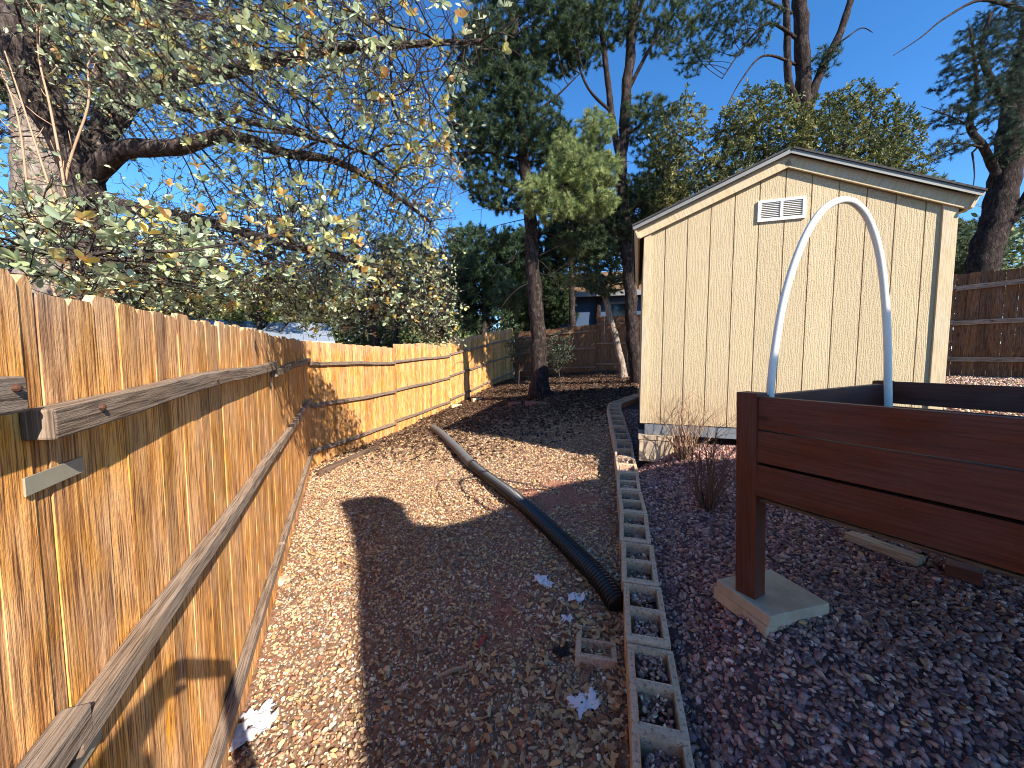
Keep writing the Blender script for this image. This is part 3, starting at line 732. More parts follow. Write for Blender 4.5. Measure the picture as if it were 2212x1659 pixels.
# ------------------------------------------------------------------ gravel, leaves, cones
g = (1+5**.5)/2
ico = np.array([(-1, g, 0), (1, g, 0), (-1, -g, 0), (1, -g, 0), (0, -1, g), (0, 1, g), (0, -1, -g), (0, 1, -g), (g, 0, -1), (g, 0, 1), (-g, 0, -1), (-g, 0, 1)])/math.hypot(1, g)
icf = [(0, 11, 5), (0, 5, 1), (0, 1, 7), (0, 7, 10), (0, 10, 11), (1, 5, 9), (5, 11, 4), (11, 10, 2), (10, 7, 6), (7, 1, 8), (3, 9, 4), (3, 4, 2), (3, 2, 6), (3, 6, 8), (3, 8, 9), (4, 9, 5), (2, 4, 11), (6, 2, 10), (8, 6, 7), (9, 8, 1)]
def stones(name, pts, size, pal, label, zfn=None, lift=.3, flat=(.45, .85)):
    n = len(pts)
    z = ground(pts[:, 0], pts[:, 1]) if zfn is None else zfn
    jit = ico[None]*(1+RNG.uniform(-.4, .25, (n, 12, 1)))+RNG.normal(0, .08, (n, 12, 3))
    M3 = rots(n)
    # lie mostly flat: tilt only a little
    tilt = RNG.normal(0, .6, (n, 2)); yaw = RNG.uniform(0, 6.28, n)
    cx, sx, cy, sy, cz, sz = np.cos(tilt[:, 0]), np.sin(tilt[:, 0]), np.cos(tilt[:, 1]), np.sin(tilt[:, 1]), np.cos(yaw), np.sin(yaw)
    Rz = np.zeros((n, 3, 3)); Rz[:, 0, 0] = cz; Rz[:, 0, 1] = -sz; Rz[:, 1, 0] = sz; Rz[:, 1, 1] = cz; Rz[:, 2, 2] = 1
    Rx = np.zeros((n, 3, 3)); Rx[:, 0, 0] = 1; Rx[:, 1, 1] = cx; Rx[:, 1, 2] = -sx; Rx[:, 2, 1] = sx; Rx[:, 2, 2] = cx
    Ry = np.zeros((n, 3, 3)); Ry[:, 1, 1] = 1; Ry[:, 0, 0] = cy; Ry[:, 0, 2] = sy; Ry[:, 2, 0] = -sy; Ry[:, 2, 2] = cy
    Mx = Rx @ Ry @ Rz
    sc = np.stack([size*RNG.uniform(.8, 1.25, n), size*RNG.uniform(.55, .95, n), size*RNG.uniform(flat[0], flat[1], n)*.7], 1)
    pal = np.array([lin(*c)[:3] for c in pal]); cols = pal[RNG.integers(0, len(pal), n)]*RNG.uniform(.5, 1.35, (n, 1))
    pos = np.stack([pts[:, 0], pts[:, 1], z+size*RNG.uniform(-.2, .55, n)*lift*2], 1)
    V, F, C = scatter(jit, icf, pos, Mx, sc, cols)
    return tag(npmesh(name, V, F, M['stone'], C), label, 'gravel', kind='stuff')
def rand_pts(n, x0, x1, y0, y1): return np.stack([RNG.uniform(x0, x1, n), RNG.uniform(y0, y1, n)], 1)
def fence_x(y): return np.interp(y, [-2, 5.27, 7.85, 10.4, 12.35, 14.4], [-FA-FS*-2*-1 if False else -FA+FS*-2, -2.81, -2.42, -1.70, -.95, .02])
def in_view(p, m=1.42): return (np.abs(p[:, 0]) < p[:, 1]*m+.15)
def not_sand(p, k=1.0): 
    s = np.exp(-(((p[:, 0]-.42)/.5)**2+((p[:, 1]-3.5)/.62)**2))+np.exp(-(((p[:, 0])/.17)**2+((p[:, 1]-2.22)/.2)**2))
    nz = np.array([noise.noise(Vector((a*5, b*5, 1)))+.6*noise.noise(Vector((a*13, b*13, 4))) for a, b in p])
    return RNG.random(len(p)) > s*1.4*k*np.clip(.65+nz*1.6, .1, 1)
TAN = [(208, 180, 142), (222, 198, 162), (188, 154, 122), (232, 214, 184), (170, 130, 106), (202, 170, 144), (156, 140, 124), (176, 116, 92), (216, 186, 136), (140, 122, 108), (226, 210, 190), (196, 160, 122), (124, 108, 100)]
PUR = [(166, 128, 120), (188, 146, 134), (140, 108, 106), (204, 166, 152), (170, 128, 114), (126, 104, 106), (190, 136, 114), (154, 120, 118), (216, 184, 168), (114, 90, 92), (196, 156, 134), (140, 98, 92)]
def mask_left(p): 
    s = side_of(p[:, 0], p[:, 1]); return (s < -.1) & (p[:, 0] > fence_x(p[:, 1])+.03)
def thin(p, f):  # keep with probability by distance
    return p[RNG.random(len(p)) < f(p[:, 1])]
p = rand_pts(190000, -3, 1.6, .9, 8.5); p = p[mask_left(p) & in_view(p)]; p = p[not_sand(p)]
p = thin(p, lambda y: np.clip(1.12-.06*y, .45, 1))
n = len(p); szv = RNG.uniform(.0055, .0128, n)*np.where(RNG.random(n) < .07, 1.7, 1)
stones('tan_gravel', p, szv, TAN, 'tan and pinkish pebbles covering the ground by the sunny fence')
p = rand_pts(170000, .3, 6.5, .8, 6); s = side_of(p[:, 0], p[:, 1])
rel = np.stack([p[:, 0]-O.x, p[:, 1]-O.y], 1); inshed = ((rel @ np.array([w_.x, w_.y]) > -.0) & (rel @ np.array([d_.x, d_.y]) > .12))
p = p[(s > .1) & in_view(p) & ~inshed]; p = thin(p, lambda y: np.clip(1.15-.08*y, .5, 1))
n = len(p); szv = RNG.uniform(.008, .0205, n)*np.where(RNG.random(n) < .06, 1.4, 1)
stones('purple_gravel', p, szv, PUR, 'purple-brown crushed stone around the planter and in front of the shed')
p = rand_pts(26000, 4.5, 10, 3.2, 8.2); p = p[in_view(p)]
stones('far_gravel', p, RNG.uniform(.012, .026, len(p)), TAN+PUR[:5], 'sunlit pinkish gravel strip at the foot of the far right fence')
p = rand_pts(60000, -.5, 1.3, 1.8, 4.8); p = p[mask_left(p) & in_view(p)]
nz_ = np.array([noise.noise(Vector((a_*5, b_*5, 1)))+.6*noise.noise(Vector((a_*13, b_*13, 4))) for a_, b_ in p])
e_ = np.clip(.6+nz_*1.5, .05, 1)*np.exp(-(((p[:, 0]-.42)/.55)**2+((p[:, 1]-3.5)/.68)**2))+np.exp(-(((p[:, 0])/.19)**2+((p[:, 1]-2.22)/.22)**2)); p = p[RNG.random(len(p)) < e_*1.3]
stones('sand_grains', p, RNG.uniform(.0028, .0075, len(p)), [(206, 142, 116), (184, 120, 96), (222, 164, 140), (160, 100, 82), (196, 132, 104)], 'coarse red grit heaped beside the block edging')
# fill of the block cells
cp = []; cz = []
for c0, yaw, dep in CELLS:
    for _ in range(70):
        u, v = random.uniform(-.068, .068), random.uniform(-.055, .055)
        cp.append((c0.x+u*math.cos(yaw)-v*math.sin(yaw), c0.y+u*math.sin(yaw)+v*math.cos(yaw))); cz.append(c0.z-dep)
stones('cell_gravel', np.array(cp), RNG.uniform(.008, .018, len(cp)), PUR+TAN[:4], 'loose stones lying in the hollow cells of the cinder blocks', zfn=np.array(cz))

LEAF = np.array([(0, 0, 0), (.28, .20, .06), (.66, .23, .06), (1, 0, 0), (.66, -.23, .06), (.28, -.20, .06)])
LEAFF = [(0, 1, 2, 3), (0, 3, 4, 5)]
LEAFB = np.array([(0, 0, 0), (.15, .09, .02), (.4, .25, .06), (.7, .29, .06), (.92, .16, .03), (1, 0, 0), (.92, -.16, .03), (.7, -.29, .06), (.4, -.25, .06), (.15, -.09, .02)])
LEAFBF = [(0, 1, 2, 3, 4, 5), (0, 5, 6, 7, 8, 9)]
def litter(name, p, size, pal, label, up=.012, tilt=.5):
    n = len(p); pal = np.array([lin(*c)[:3] for c in pal]); cols = pal[RNG.integers(0, len(pal), n)]*RNG.uniform(.75, 1.2, (n, 1))
    d = np.stack([np.cos(a := RNG.uniform(0, 6.28, n)), np.sin(a), RNG.normal(0, .28, n)], 1)
    Mx = frames(d, RNG.normal(0, tilt, n))
    T = np.repeat(LEAF[None], n, 0).copy(); T[:, :, 2] *= RNG.uniform(-2.5, 2.5, (n, 1)); T[:, 3, 2] += RNG.uniform(-.2, .25, n)
    z = ground(p[:, 0], p[:, 1])+RNG.uniform(.004, up+.01, n)
    V, F, C = scatter(T, LEAFF, np.stack([p[:, 0], p[:, 1], z], 1), Mx, size, cols)
    return tag(npmesh(name, V, F, M['litter_leaf'], C), label, 'leaves', kind='stuff')
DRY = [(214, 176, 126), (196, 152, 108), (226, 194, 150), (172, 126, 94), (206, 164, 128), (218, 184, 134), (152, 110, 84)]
p = rand_pts(60000, -3, 1.6, .9, 8.8); p = p[mask_left(p) & in_view(p)]; p = p[not_sand(p, .8)]; s = side_of(p[:, 0], p[:, 1])
keep = np.clip(.38+.55*np.exp(-((s+.25)/.3)**2)*(p[:, 1] < 4)+.3*(p[:, 1] > 2.6), 0, 1); p = p[RNG.random(len(p)) < keep]
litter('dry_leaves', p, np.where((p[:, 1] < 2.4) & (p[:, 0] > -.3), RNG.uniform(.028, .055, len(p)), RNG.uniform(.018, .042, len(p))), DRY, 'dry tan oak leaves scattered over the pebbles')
p = rand_pts(2200, .4, 4, 1, 4); s = side_of(p[:, 0], p[:, 1]); p = p[(s > .1) & in_view(p)]; p = p[RNG.random(len(p)) < .35]
litter('stray_leaves', p, RNG.uniform(.02, .04, len(p)), DRY[:4], 'a few dry leaves caught among the purple stones', up=.02)
DK = [(84, 66, 54), (66, 50, 42), (106, 84, 66), (58, 45, 40), (120, 96, 76), (92, 70, 58)]  # dead-leaf browns, deepened to carry the shade at the back
p = rand_pts(70000, -3, 6, 5.0, 14); p = p[(p[:, 0] > fence_x(p[:, 1])+.03) & in_view(p, 1)]
rel = np.stack([p[:, 0]-O.x, p[:, 1]-O.y], 1); inshed = ((rel @ np.array([w_.x, w_.y]) > -.05) & (rel @ np.array([d_.x, d_.y]) > .0))
s = side_of(p[:, 0], p[:, 1])
p = p[~inshed & ((s < -.1) | (p[:, 1] > 7.3)) & (RNG.random(len(p)) < np.clip((p[:, 1]-5)/2.5, 0, 1))]
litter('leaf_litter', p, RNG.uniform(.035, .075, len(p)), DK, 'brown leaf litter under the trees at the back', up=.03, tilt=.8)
p = rand_pts(1500, -2, 4, 5.2, 12); p = p[(p[:, 0] > fence_x(p[:, 1])+.2)]; rel = np.stack([p[:, 0]-O.x, p[:, 1]-O.y], 1)
p = p[~((rel @ np.array([w_.x, w_.y]) > -.05) & (rel @ np.array([d_.x, d_.y]) > 0))]; s = side_of(p[:, 0], p[:, 1]); p = p[((s < -.1) | (p[:, 1] > 7.3)) & (np.hypot(p[:, 0]-.4, p[:, 1]-7.5) < 2.6)]
stones('pine_cones', p, RNG.uniform(.022, .04, len(p)), [(64, 46, 40), (50, 38, 36), (84, 60, 50)], 'dark fallen cones strewn around the pine trunk', flat=(.8, 1.2))

# ------------------------------------------------------------------ trees
OAKPAL = [(176, 190, 158), (196, 206, 176), (156, 172, 138), (206, 210, 172), (168, 180, 134), (186, 200, 168), (212, 208, 144), (164, 180, 152)]
OAKGOLD = [(228, 204, 112), (226, 186, 100), (234, 214, 144), (228, 172, 116), (212, 200, 118), (232, 190, 146)]
def grow(nodes, parents, attract, step=.08, infl=.8, kill=.14, iters=120, maxn=20000, rnd=.25):
    """space colonisation from existing nodes"""
    nodes = [Vector(n) for n in nodes]; parents = list(parents); alive = np.array(attract, float)
    rr = random.Random(len(alive)); ownern = np.full(len(alive), -1); ownerd = np.full(len(alive), 1e9)
    new0 = 0
    for it in range(iters):
        if len(alive) == 0 or len(nodes) > maxn or new0 == len(nodes): break
        kd = KDTree(len(nodes)-new0)
        for i in range(new0, len(nodes)): kd.insert(nodes[i], i-new0)
        kd.balance()
        for i in range(len(alive)):
            co, j, d = kd.find(alive[i])
            if d < ownerd[i]: ownerd[i] = d; ownern[i] = j+new0
        new0 = len(nodes)
        keep = ownerd > kill
        alive = alive[keep]; ownern = ownern[keep]; ownerd = ownerd[keep]
        sel = np.where(ownerd < infl)[0]
        if len(sel) == 0: break
        acc = {}
        for i in sel:
            j = int(ownern[i]); d = Vector(alive[i])-nodes[j]; d.normalize()
            if j in acc: acc[j] += d
            else: acc[j] = d.copy()
        for j, d in acc.items():
            d += Vector((rr.gauss(0, rnd), rr.gauss(0, rnd), rr.gauss(0, rnd)))
            if d.length < 1e-6: continue
            d.normalize(); q = nodes[j]+d*step
            nodes.append(q); parents.append(j)
    return nodes, parents
def blob_pts(blobs, raw=()):
    out = []
    for (dx, dy, Y, rx, ry, rz, n) in list(blobs)+list(raw):
        c = P(dx, dy, Y) if not raw else Vector((dx, dy, Y)); q = RNG.normal(size=(n, 3)); q /= np.linalg.norm(q, axis=1)[:, None]
        q *= (RNG.random((n, 1))**.45)
        # lumpy surface
        q *= (.82+.3*np.sin(q[:, :1]*5+dx)*np.sin(q[:, 1:2]*6+dy)*np.sin(q[:, 2:]*5))
        out.append(np.array(c)[None]+q*np.array([rx, ry, rz]))
    return np.concatenate(out)
def resample(pts, step):
    out = [pts[0].copy()]; w = [0.0]; tot = sum((pts[i+1]-pts[i]).length for i in range(len(pts)-1)); run = 0
    for i in range(len(pts)-1):
        L = (pts[i+1]-pts[i]).length; n = max(1, int(L/step))
        for k in range(1, n+1): out.append(pts[i].lerp(pts[i+1], k/n)); w.append((run+L*k/n)/tot)
        run += L
    return out, w
def tree(name, label, limbs, blobs, barkm, kind='leaf', pal=OAKPAL, gold=None, goldp=0, size=.045, per=3, depth=3, step=.08, infl=.9, kill=.14, twig=.003, group=None, seedable=.3, cat='tree', sides=10, expo=2.4, filt=None, wig=.3, trunkname='trunk', spread=.03, needles=9, leafw=1.0, twigs=1.0, tlen=.09, dens=1.0, raw=(), rosette=0, keep=1.0, root=None, crownname='crown'):
    base = limbs[0][0][0]
    root = root or empty(name, base, label, cat, group)
    nodes = []; parents = []; fixed = {}; mbk = MB()
    for li, (pts, r0, r1) in enumerate(limbs):
        sm = smooth(pts, 5) if len(pts) > 2 else pts
        rp_, ww = resample(sm, step)
        amp = wig*(r0+r1)*.5
        for i in range(1, len(rp_)-1):
            v = noise.noise_vector(rp_[i]*2.1+Vector((li*7, 0, 0))); rp_[i] = rp_[i]+v*amp
        st = 0 if li == 0 else None
        prev = -1
        if li:   # join to the nearest existing node
            prev = min(range(len(nodes)), key=lambda k: (nodes[k]-rp_[0]).length)
        for i, (q, w) in enumerate(zip(rp_, ww)):
            nodes.append(q); parents.append(prev); prev = len(nodes)-1
            flare = 1+.45*math.exp(-w*28) if li == 0 else 1
            fixed[prev] = (r0+(r1-r0)*w**.8)*flare
        pr = [fixed[len(nodes)-len(rp_)+i]*(1+.06*math.sin(i*1.7+li)) for i in range(len(rp_))]
        path = rp_ if li == 0 else [nodes[parents[len(nodes)-len(rp_)]]]+rp_
        mbk.tube(path, pr if li == 0 else [pr[0]]+pr, sides if r0 > .05 else 7, cap=True)
    n0 = len(nodes)
    att = blob_pts([bl[:6]+(int(bl[6]*dens),) for bl in blobs], raw)
    if filt is not None: att = att[filt(att)]
    nodes, parents = grow(nodes, parents, att, step, infl, kill)
    nn = len(nodes); kids = [[] for _ in range(nn)]
    for i in range(n0, nn): kids[parents[i]].append(i)
    rad = [0.0]*nn; dep = [0]*nn
    for i in range(nn-1, -1, -1):
        if i >= n0:
            ch = kids[i]
            rad[i] = twig if not ch else min(.05, sum(rad[c]**expo for c in ch)**(1/expo)+twig*.02)
            dep[i] = 0 if not ch else 1+max(dep[c] for c in ch)
    for i in range(n0, nn):
        p = parents[i]
        if p < n0: starts = True
        else:
            main = max(kids[p], key=lambda c: rad[c]); starts = (main != i)
        if not starts: continue
        chain = [nodes[p], nodes[i]]; rc = [min(rad[i]*1.05, fixed.get(p, rad[p])), rad[i]]; c = i
        while kids[c]:
            c = max(kids[c], key=lambda q: rad[q]); chain.append(nodes[c]); rc.append(rad[c])
        mbk.tube(chain, rc, 5 if rc[0] > .008 else 3, cap=False)
    tip = [i for i in range(n0, nn) if dep[i] <= depth]
    A0 = [nodes[i] for i in tip]; B0 = [nodes[parents[i]] for i in tip]; rt = random.Random(nn)
    for i in range(n0, nn):
        if dep[i] > depth+3: continue
        k = twigs; f = nodes[i]-nodes[parents[i]]
        while k > 0 and rt.random() < k:
            k -= 1
            d = f*.6/step+Vector((rt.gauss(0, .6), rt.gauss(0, .6), rt.gauss(0, .5))); d.normalize(); L = tlen*rt.uniform(.5, 1.3)
            e1 = nodes[i]+d*L*.55; d2 = d+Vector((rt.gauss(0, .3), rt.gauss(0, .3), rt.gauss(0, .3))); e2 = e1+d2.normalized()*L*.5
            if filt is not None and not filt(np.array([e2]))[0]: continue
            mbk.tube([nodes[i], e1, e2], [twig*.9, twig*.75, twig*.5], 3, cap=False)
            A0 += [e1, e2]; B0 += [nodes[i], e1]
    mbk.build(trunkname, barkm, root, smooth=True)
    if not A0: return root
    base_ = np.array(A0); par = np.array(B0); dirn = (base_-par); dirn *= step/np.maximum(np.linalg.norm(dirn, axis=1), 1e-6)[:, None]
    tip = A0
    rep = np.repeat(np.arange(len(tip)), per); kn = np.array([noise.noise(Vector(q)*1.5+Vector((20, 3, 0))) for q in base_]); rep = rep[RNG.random(len(rep)) < (keep if not rosette else np.clip(keep*(.55+1.5*kn[rep])*np.where(base_[rep, 2] > CAMH+.25*base_[rep, 1], .62, 1.25), .06, 1))]; n = len(rep)
    pos = base_[rep]+(par-base_)[rep]*RNG.random((n, 1))
    pl_ = np.array([lin(*c)[:3] for c in pal])
    # colour varies by spray rather than by leaf
    key = np.array([noise.noise(Vector(q)*2.3) for q in base_])[rep]
    ci = np.clip(((key+.6)/1.2*len(pl_)+RNG.normal(0, 1.1, n)).astype(int), 0, len(pl_)-1)
    cols = pl_[ci]*RNG.uniform(.75, 1.2, (n, 1))
    if gold:
        gp = np.array([lin(*c)[:3] for c in gold]); gk = np.array([noise.noise(Vector(q)*3.1+Vector((9, 0, 0))) for q in base_])[rep]
        gm = RNG.random(n) < goldp*np.clip(1+3*gk, 0, 3)
        cols[gm] = gp[RNG.integers(0, len(gp), gm.sum())]
    if kind == 'leaf':
        d = dirn[rep]/step*.5+RNG.normal(0, .55, (n, 3)); d[:, 2] += .12
        Mx = frames(d, RNG.normal(0, .9, n))
        T = np.repeat(LEAF[None], n, 0).copy(); T[:, :, 2] *= RNG.uniform(-1.5, 2.5, (n, 1)); T[:, :, 1] *= leafw
        V, F, C = scatter(T, LEAFF, pos, Mx, size*RNG.uniform(.6, 1.2, n), cols)
        if rosette:     # larger fresh leaves in whorls on the sunny outer shoots
            w = np.exp(-(base_[:, 1]-1.2)*.55)*np.clip(.4+.9*np.array([noise.noise(Vector(q)*1.7+Vector((3, 5, 0))) for q in base_]), .02, 1.3)
            ri = RNG.choice(len(base_), rosette, replace=False, p=w/w.sum()); kk = 5; m = rosette*kk
            ax = dirn[ri]/step+RNG.normal(0, .3, (rosette, 3))+np.array([[.25, -.3, .35]]); ax /= np.linalg.norm(ax, axis=1)[:, None]
            Fm = frames(ax, RNG.uniform(0, 6.28, rosette)); an = np.tile(np.arange(kk)*2*math.pi/kk, rosette)+RNG.normal(0, .25, m)
            op = RNG.uniform(.5, 1.25, m); loc = np.stack([np.cos(op), np.sin(op)*np.cos(an), np.sin(op)*np.sin(an)], 1)
            d = np.einsum('nij,nj->ni', np.repeat(Fm, kk, 0), loc)
            gp = np.array([lin(*c)[:3] for c in gold]); sg = np.array([lin(*c)[:3] for c in pal])*1.15
            isg = np.repeat(RNG.random(rosette) < .26*np.clip(.5+(base_[ri, 0]+2.2)*.5, .25, 1.6), kk); cc = np.where(isg[:, None], gp[RNG.integers(0, len(gp), m)], sg[np.repeat(RNG.integers(0, len(sg), rosette), kk)])*RNG.uniform(.85, 1.15, (m, 1))
            T2 = np.repeat(LEAFB[None], m, 0).copy(); T2[:, :, 2] *= RNG.uniform(-1, 2.2, (m, 1))
            V2, F2, C2 = scatter(T2, LEAFBF, np.repeat(base_[ri], kk, 0), frames(d, RNG.normal(0, .5, m)), size*RNG.uniform(.95, 1.45, m), cc)
            npmesh('young_leaves', V2, F2, M['oak_leaf'], C2, root)
    else:
        k = needles
        d = np.repeat(dirn[rep]/step, k, 0)*.9+RNG.normal(0, .62, (n*k, 3)); d[:, 2] += .15
        pos2 = np.repeat(pos, k, 0)+RNG.normal(0, spread*.3, (n*k, 3))
        Mx = frames(d, RNG.uniform(0, 6.28, n*k))
        T = np.array([(0, -.045*leafw, 0), (.1, .05*leafw, 0), (1, 0, 0)])
        V, F, C = scatter(T, [(0, 1, 2)], pos2, Mx, size*RNG.uniform(.7, 1.2, n*k), np.repeat(cols, k, 0)*RNG.uniform(.8, 1.2, (n*k, 1)))
    npmesh(crownname, V, F, M['oak_leaf'] if kind == 'leaf' else M['needle'], C, root)
    return root
def base_at(dx, dy, Y):
    p = P(dx, dy, Y); p.z = gz(p.x, p.y)-.05; return p
PX = lambda *a: [P(*q) for q in a]

# big oak behind the near fence
b0 = base_at(195, 800, 3.2)
def over_fence(a):
    """keep shoots clear of the fence boards and of the lens"""
    d = (a[:, 0]-(-FA+FS*a[:, 1]))*.918
    return ~((d < .12) & (d > -.35) & (a[:, 2] < CAMH+.26+.02*a[:, 1])) & ~((d >= 0) & (a[:, 2] < CAMH-.25)) & ~((d <= 0) & (a[:, 2] < CAMH-.3))
tree('oak_tree', 'big leaning oak with sage and golden leaves overhanging the near fence at the left', [
    ([b0, P(190, 560, 3.2), P(183, 400, 3.2), P(105, 235, 3.0), P(25, 60, 2.85), P(-50, -120, 2.8)], .19, .10),
    (PX((183, 400, 3.2), (215, 300, 3.3), (300, 205, 3.45), (395, 172, 3.5), (520, 145, 3.4), (640, 120, 3.0), (760, 105, 2.5), (900, 98, 2.15), (1040, 88, 1.95)), .10, .010),
    (PX((190, 390, 3.2), (260, 322, 3.1), (380, 322, 3.05), (490, 292, 3.0), (620, 330, 3.0), (735, 352, 3.0), (850, 420, 3.2), (930, 480, 3.4)), .085, .012),
    (PX((215, 300, 3.3), (240, 220, 3.4), (262, 140, 3.5), (345, 45, 3.55), (440, -80, 3.6)), .09, .04),
    (PX((300, 205, 3.45), (420, 240, 3.3), (560, 270, 3.1), (680, 300, 2.8), (790, 330, 2.6)), .035, .008),
    (PX((185, 420, 3.2), (290, 450, 3.0), (450, 482, 2.8), (620, 530, 2.8), (760, 566, 3.0), (850, 640, 3.5), (930, 725, 4.0)), .06, .011),
    (PX((345, 45, 3.55), (470, 30, 3.2), (620, 10, 2.8), (760, -20, 2.5)), .03, .01),
    (PX((190, 430, 3.2), (150, 470, 2.6), (120, 520, 2.0), (160, 560, 1.6)), .03, .008)],
    [(130, 545, 1.55, .55, .4, .18, 560), (330, 570, 1.9, .5, .4, .22, 460), (480, 590, 2.3, .5, .5, .28, 520), (420, 660, 2.6, .6, .5, .2, 360), (250, 500, 2.4, .6, .5, .3, 300), (560, 640, 2.9, .6, .5, .3, 420), (650, 250, 2.6, 1.0, .7, .75, 1000), (330, 150, 3.0, 1.3, .8, .7, 900),
     (600, 60, 2.3, 1.0, .6, .42, 800), (850, 110, 2.0, .5, .4, .36, 460), (1030, 85, 1.9, .22, .2, .14, 60), (860, 350, 2.8, .55, .6, .7, 620), (740, 520, 3.0, .85, .7, .45, 620),
     (870, 620, 3.7, .6, .6, .42, 620), (900, 520, 3.4, .4, .5, .5, 380), (935, 715, 4.2, .3, .35, .16, 150), (100, 220, 3.5, .9, .6, .9, 200), (640, 660, 2.9, .45, .5, .2, 220), (800, 600, 3.6, .8, .6, .45, 900), (905, 630, 3.9, .42, .5, .4, 600), (770, 680, 3.7, .6, .5, .24, 420), (930, 690, 4.1, .35, .4, .24, 420), (690, 610, 3.6, .6, .6, .4, 420), (960, 735, 4.4, .25, .3, .1, 160), (560, 480, 3.4, 1.0, .8, .4, 400), (705, 545, 2.3, .34, .7, .3, 420), (640, 520, 2.6, .4, .6, .35, 300), (760, 610, 2.9, .4, .6, .3, 300), (900, 440, 3.2, .4, .5, .5, 260)],
    M['oak_bark'], 'leaf', OAKPAL, OAKGOLD, .085, .036, per=1, depth=2, step=.055, infl=.9, kill=.066, twig=.0022, filt=over_fence, leafw=1.15, twigs=1.05, tlen=.13, dens=2.6, rosette=1700, keep=.95)
# pale trunk behind it
tree('pine_tree', 'thick pale-barked pine trunk behind the oak at the far left', [
    ([base_at(100, 800, 5.2), P(98, 430, 5.2), P(92, 200, 5.2), P(86, 0, 5.2), P(80, -200, 5.2)], .31, .24),
    (PX((95, 330, 5.2), (190, 200, 5.3), (260, 60, 5.4), (330, -60, 5.5)), .08, .03)],
    [(180, 60, 5.3, 1.8, 1.0, 1.0, 420), (30, 180, 5.6, 1.2, 1, 1.2, 320), (380, 20, 5.8, 1.5, 1, .8, 260)], M['pale_bark'], 'needle',
    [(62, 78, 54), (78, 92, 58), (52, 66, 50)], size=.085, per=3, step=.1, kill=.14, infl=1.2, depth=3, leafw=1.3, dens=1.8)
# young pale stems in front of the trunk
sp = empty('oak_sapling', base_at(150, 800, 2.7), 'pale leafless young stems rising beside the oak trunk at the left', 'sapling')
mb = MB()
for st in (((145, 620, 2.7), (128, 480, 2.7), (60, 260, 2.7), (10, 110, 2.7)), ((150, 640, 2.6), (142, 430, 2.6), (110, 240, 2.6), (85, 130, 2.6), (78, 20, 2.6)), ((155, 600, 2.65), (140, 400, 2.65), (190, 230, 2.65), (190, 140, 2.65), (215, 110, 2.65)), ((120, 640, 2.7), (70, 480, 2.7), (40, 260, 2.7), (0, 150, 2.7))):
    q = smooth(PX(*st), 5); mb.tube([base_at(150, 800, 2.7)]+q, [.011]+[.010-.007*i/len(q) for i in range(len(q))], 6)
    for k in range(3, len(q)-1, 2):
        e = q[k]+Vector((random.uniform(-.14, .14), random.uniform(-.1, .1), random.uniform(.03, .16))); mb.tube([q[k], q[k].lerp(e, .6)+UP*-.01, e], [.004, .003, .0015], 4)
mb.build('stem', M['twig'], sp, smooth=True)

PINE = [(64, 84, 62), (80, 98, 66), (52, 70, 56), (94, 110, 72), (72, 90, 70)]
LIME = [(136, 150, 92), (156, 168, 108), (116, 134, 84), (176, 182, 124), (98, 116, 76)]  # yellow-green needles, brightened to stand for sun on the bough
tree('pine_tree', 'dark straight pine in the middle of the yard with dead lower twigs', [
    ([base_at(1168, 862, 9), P(1163, 760, 9), P(1156, 640, 9), P(1148, 500, 9), P(1138, 400, 9), P(1124, 250, 9), P(1114, 100, 9), P(1108, -90, 9)], .205, .08),
    (PX((1148, 430, 9), (1070, 395, 8.9), (990, 420, 8.8)), .03, .006), (PX((1140, 350, 9), (1060, 330, 8.8), (980, 330, 8.6)), .04, .01), (PX((1130, 260, 9), (1200, 210, 8.8), (1260, 150, 8.7)), .04, .01),
    (PX((1122, 200, 9), (1040, 170, 8.8), (980, 150, 8.8)), .04, .01), (PX((1150, 560, 9), (1210, 530, 8.8), (1270, 500, 8.7)), .025, .005)]+[(PX((1152, y0, 9), (1152+sx*40, y0+8, 8.9), (1152+sx*85, y0+dy2*.5, 8.8), (1152+sx*120, y0+dy2, 8.7)), .013, .003) for y0, sx, dy2 in ((470, -1, 40), (500, 1, 60), (540, -.8, 70), (585, .9, -40), (610, -.6, 60), (640, .7, -30), (445, -1.1, 10), (525, -.5, 80), (560, .5, 70))],
    [(1080, 120, 9, 1.2, 1.2, 1.1, 760), (1050, 300, 9, 1.1, 1.0, .8, 620), (1140, 290, 9, 1.1, 1.2, 1.0, 560), (1200, 70, 8.9, 1.0, 1.2, .9, 520), (1110, -60, 9, 1.4, 1.2, .8, 300), (1190, 330, 9.3, .6, .8, .9, 250), (1010, 230, 8.8, .7, .9, .8, 360), (1110, 200, 8.8, 1.0, .9, .8, 420), (1030, 400, 9, .5, .7, .35, 140), (1080, 420, 9.2, .7, .8, .5, 260), (1060, 520, 9.6, .5, .7, .4, 130), (1100, 640, 10.5, .6, .7, .5, 260)],
    M['pine_bark'], 'needle', PINE, size=.10, per=3, step=.11, kill=.13, infl=1.1, depth=3, needles=11, leafw=1.2, twig=.004, sides=14, dens=1.7)
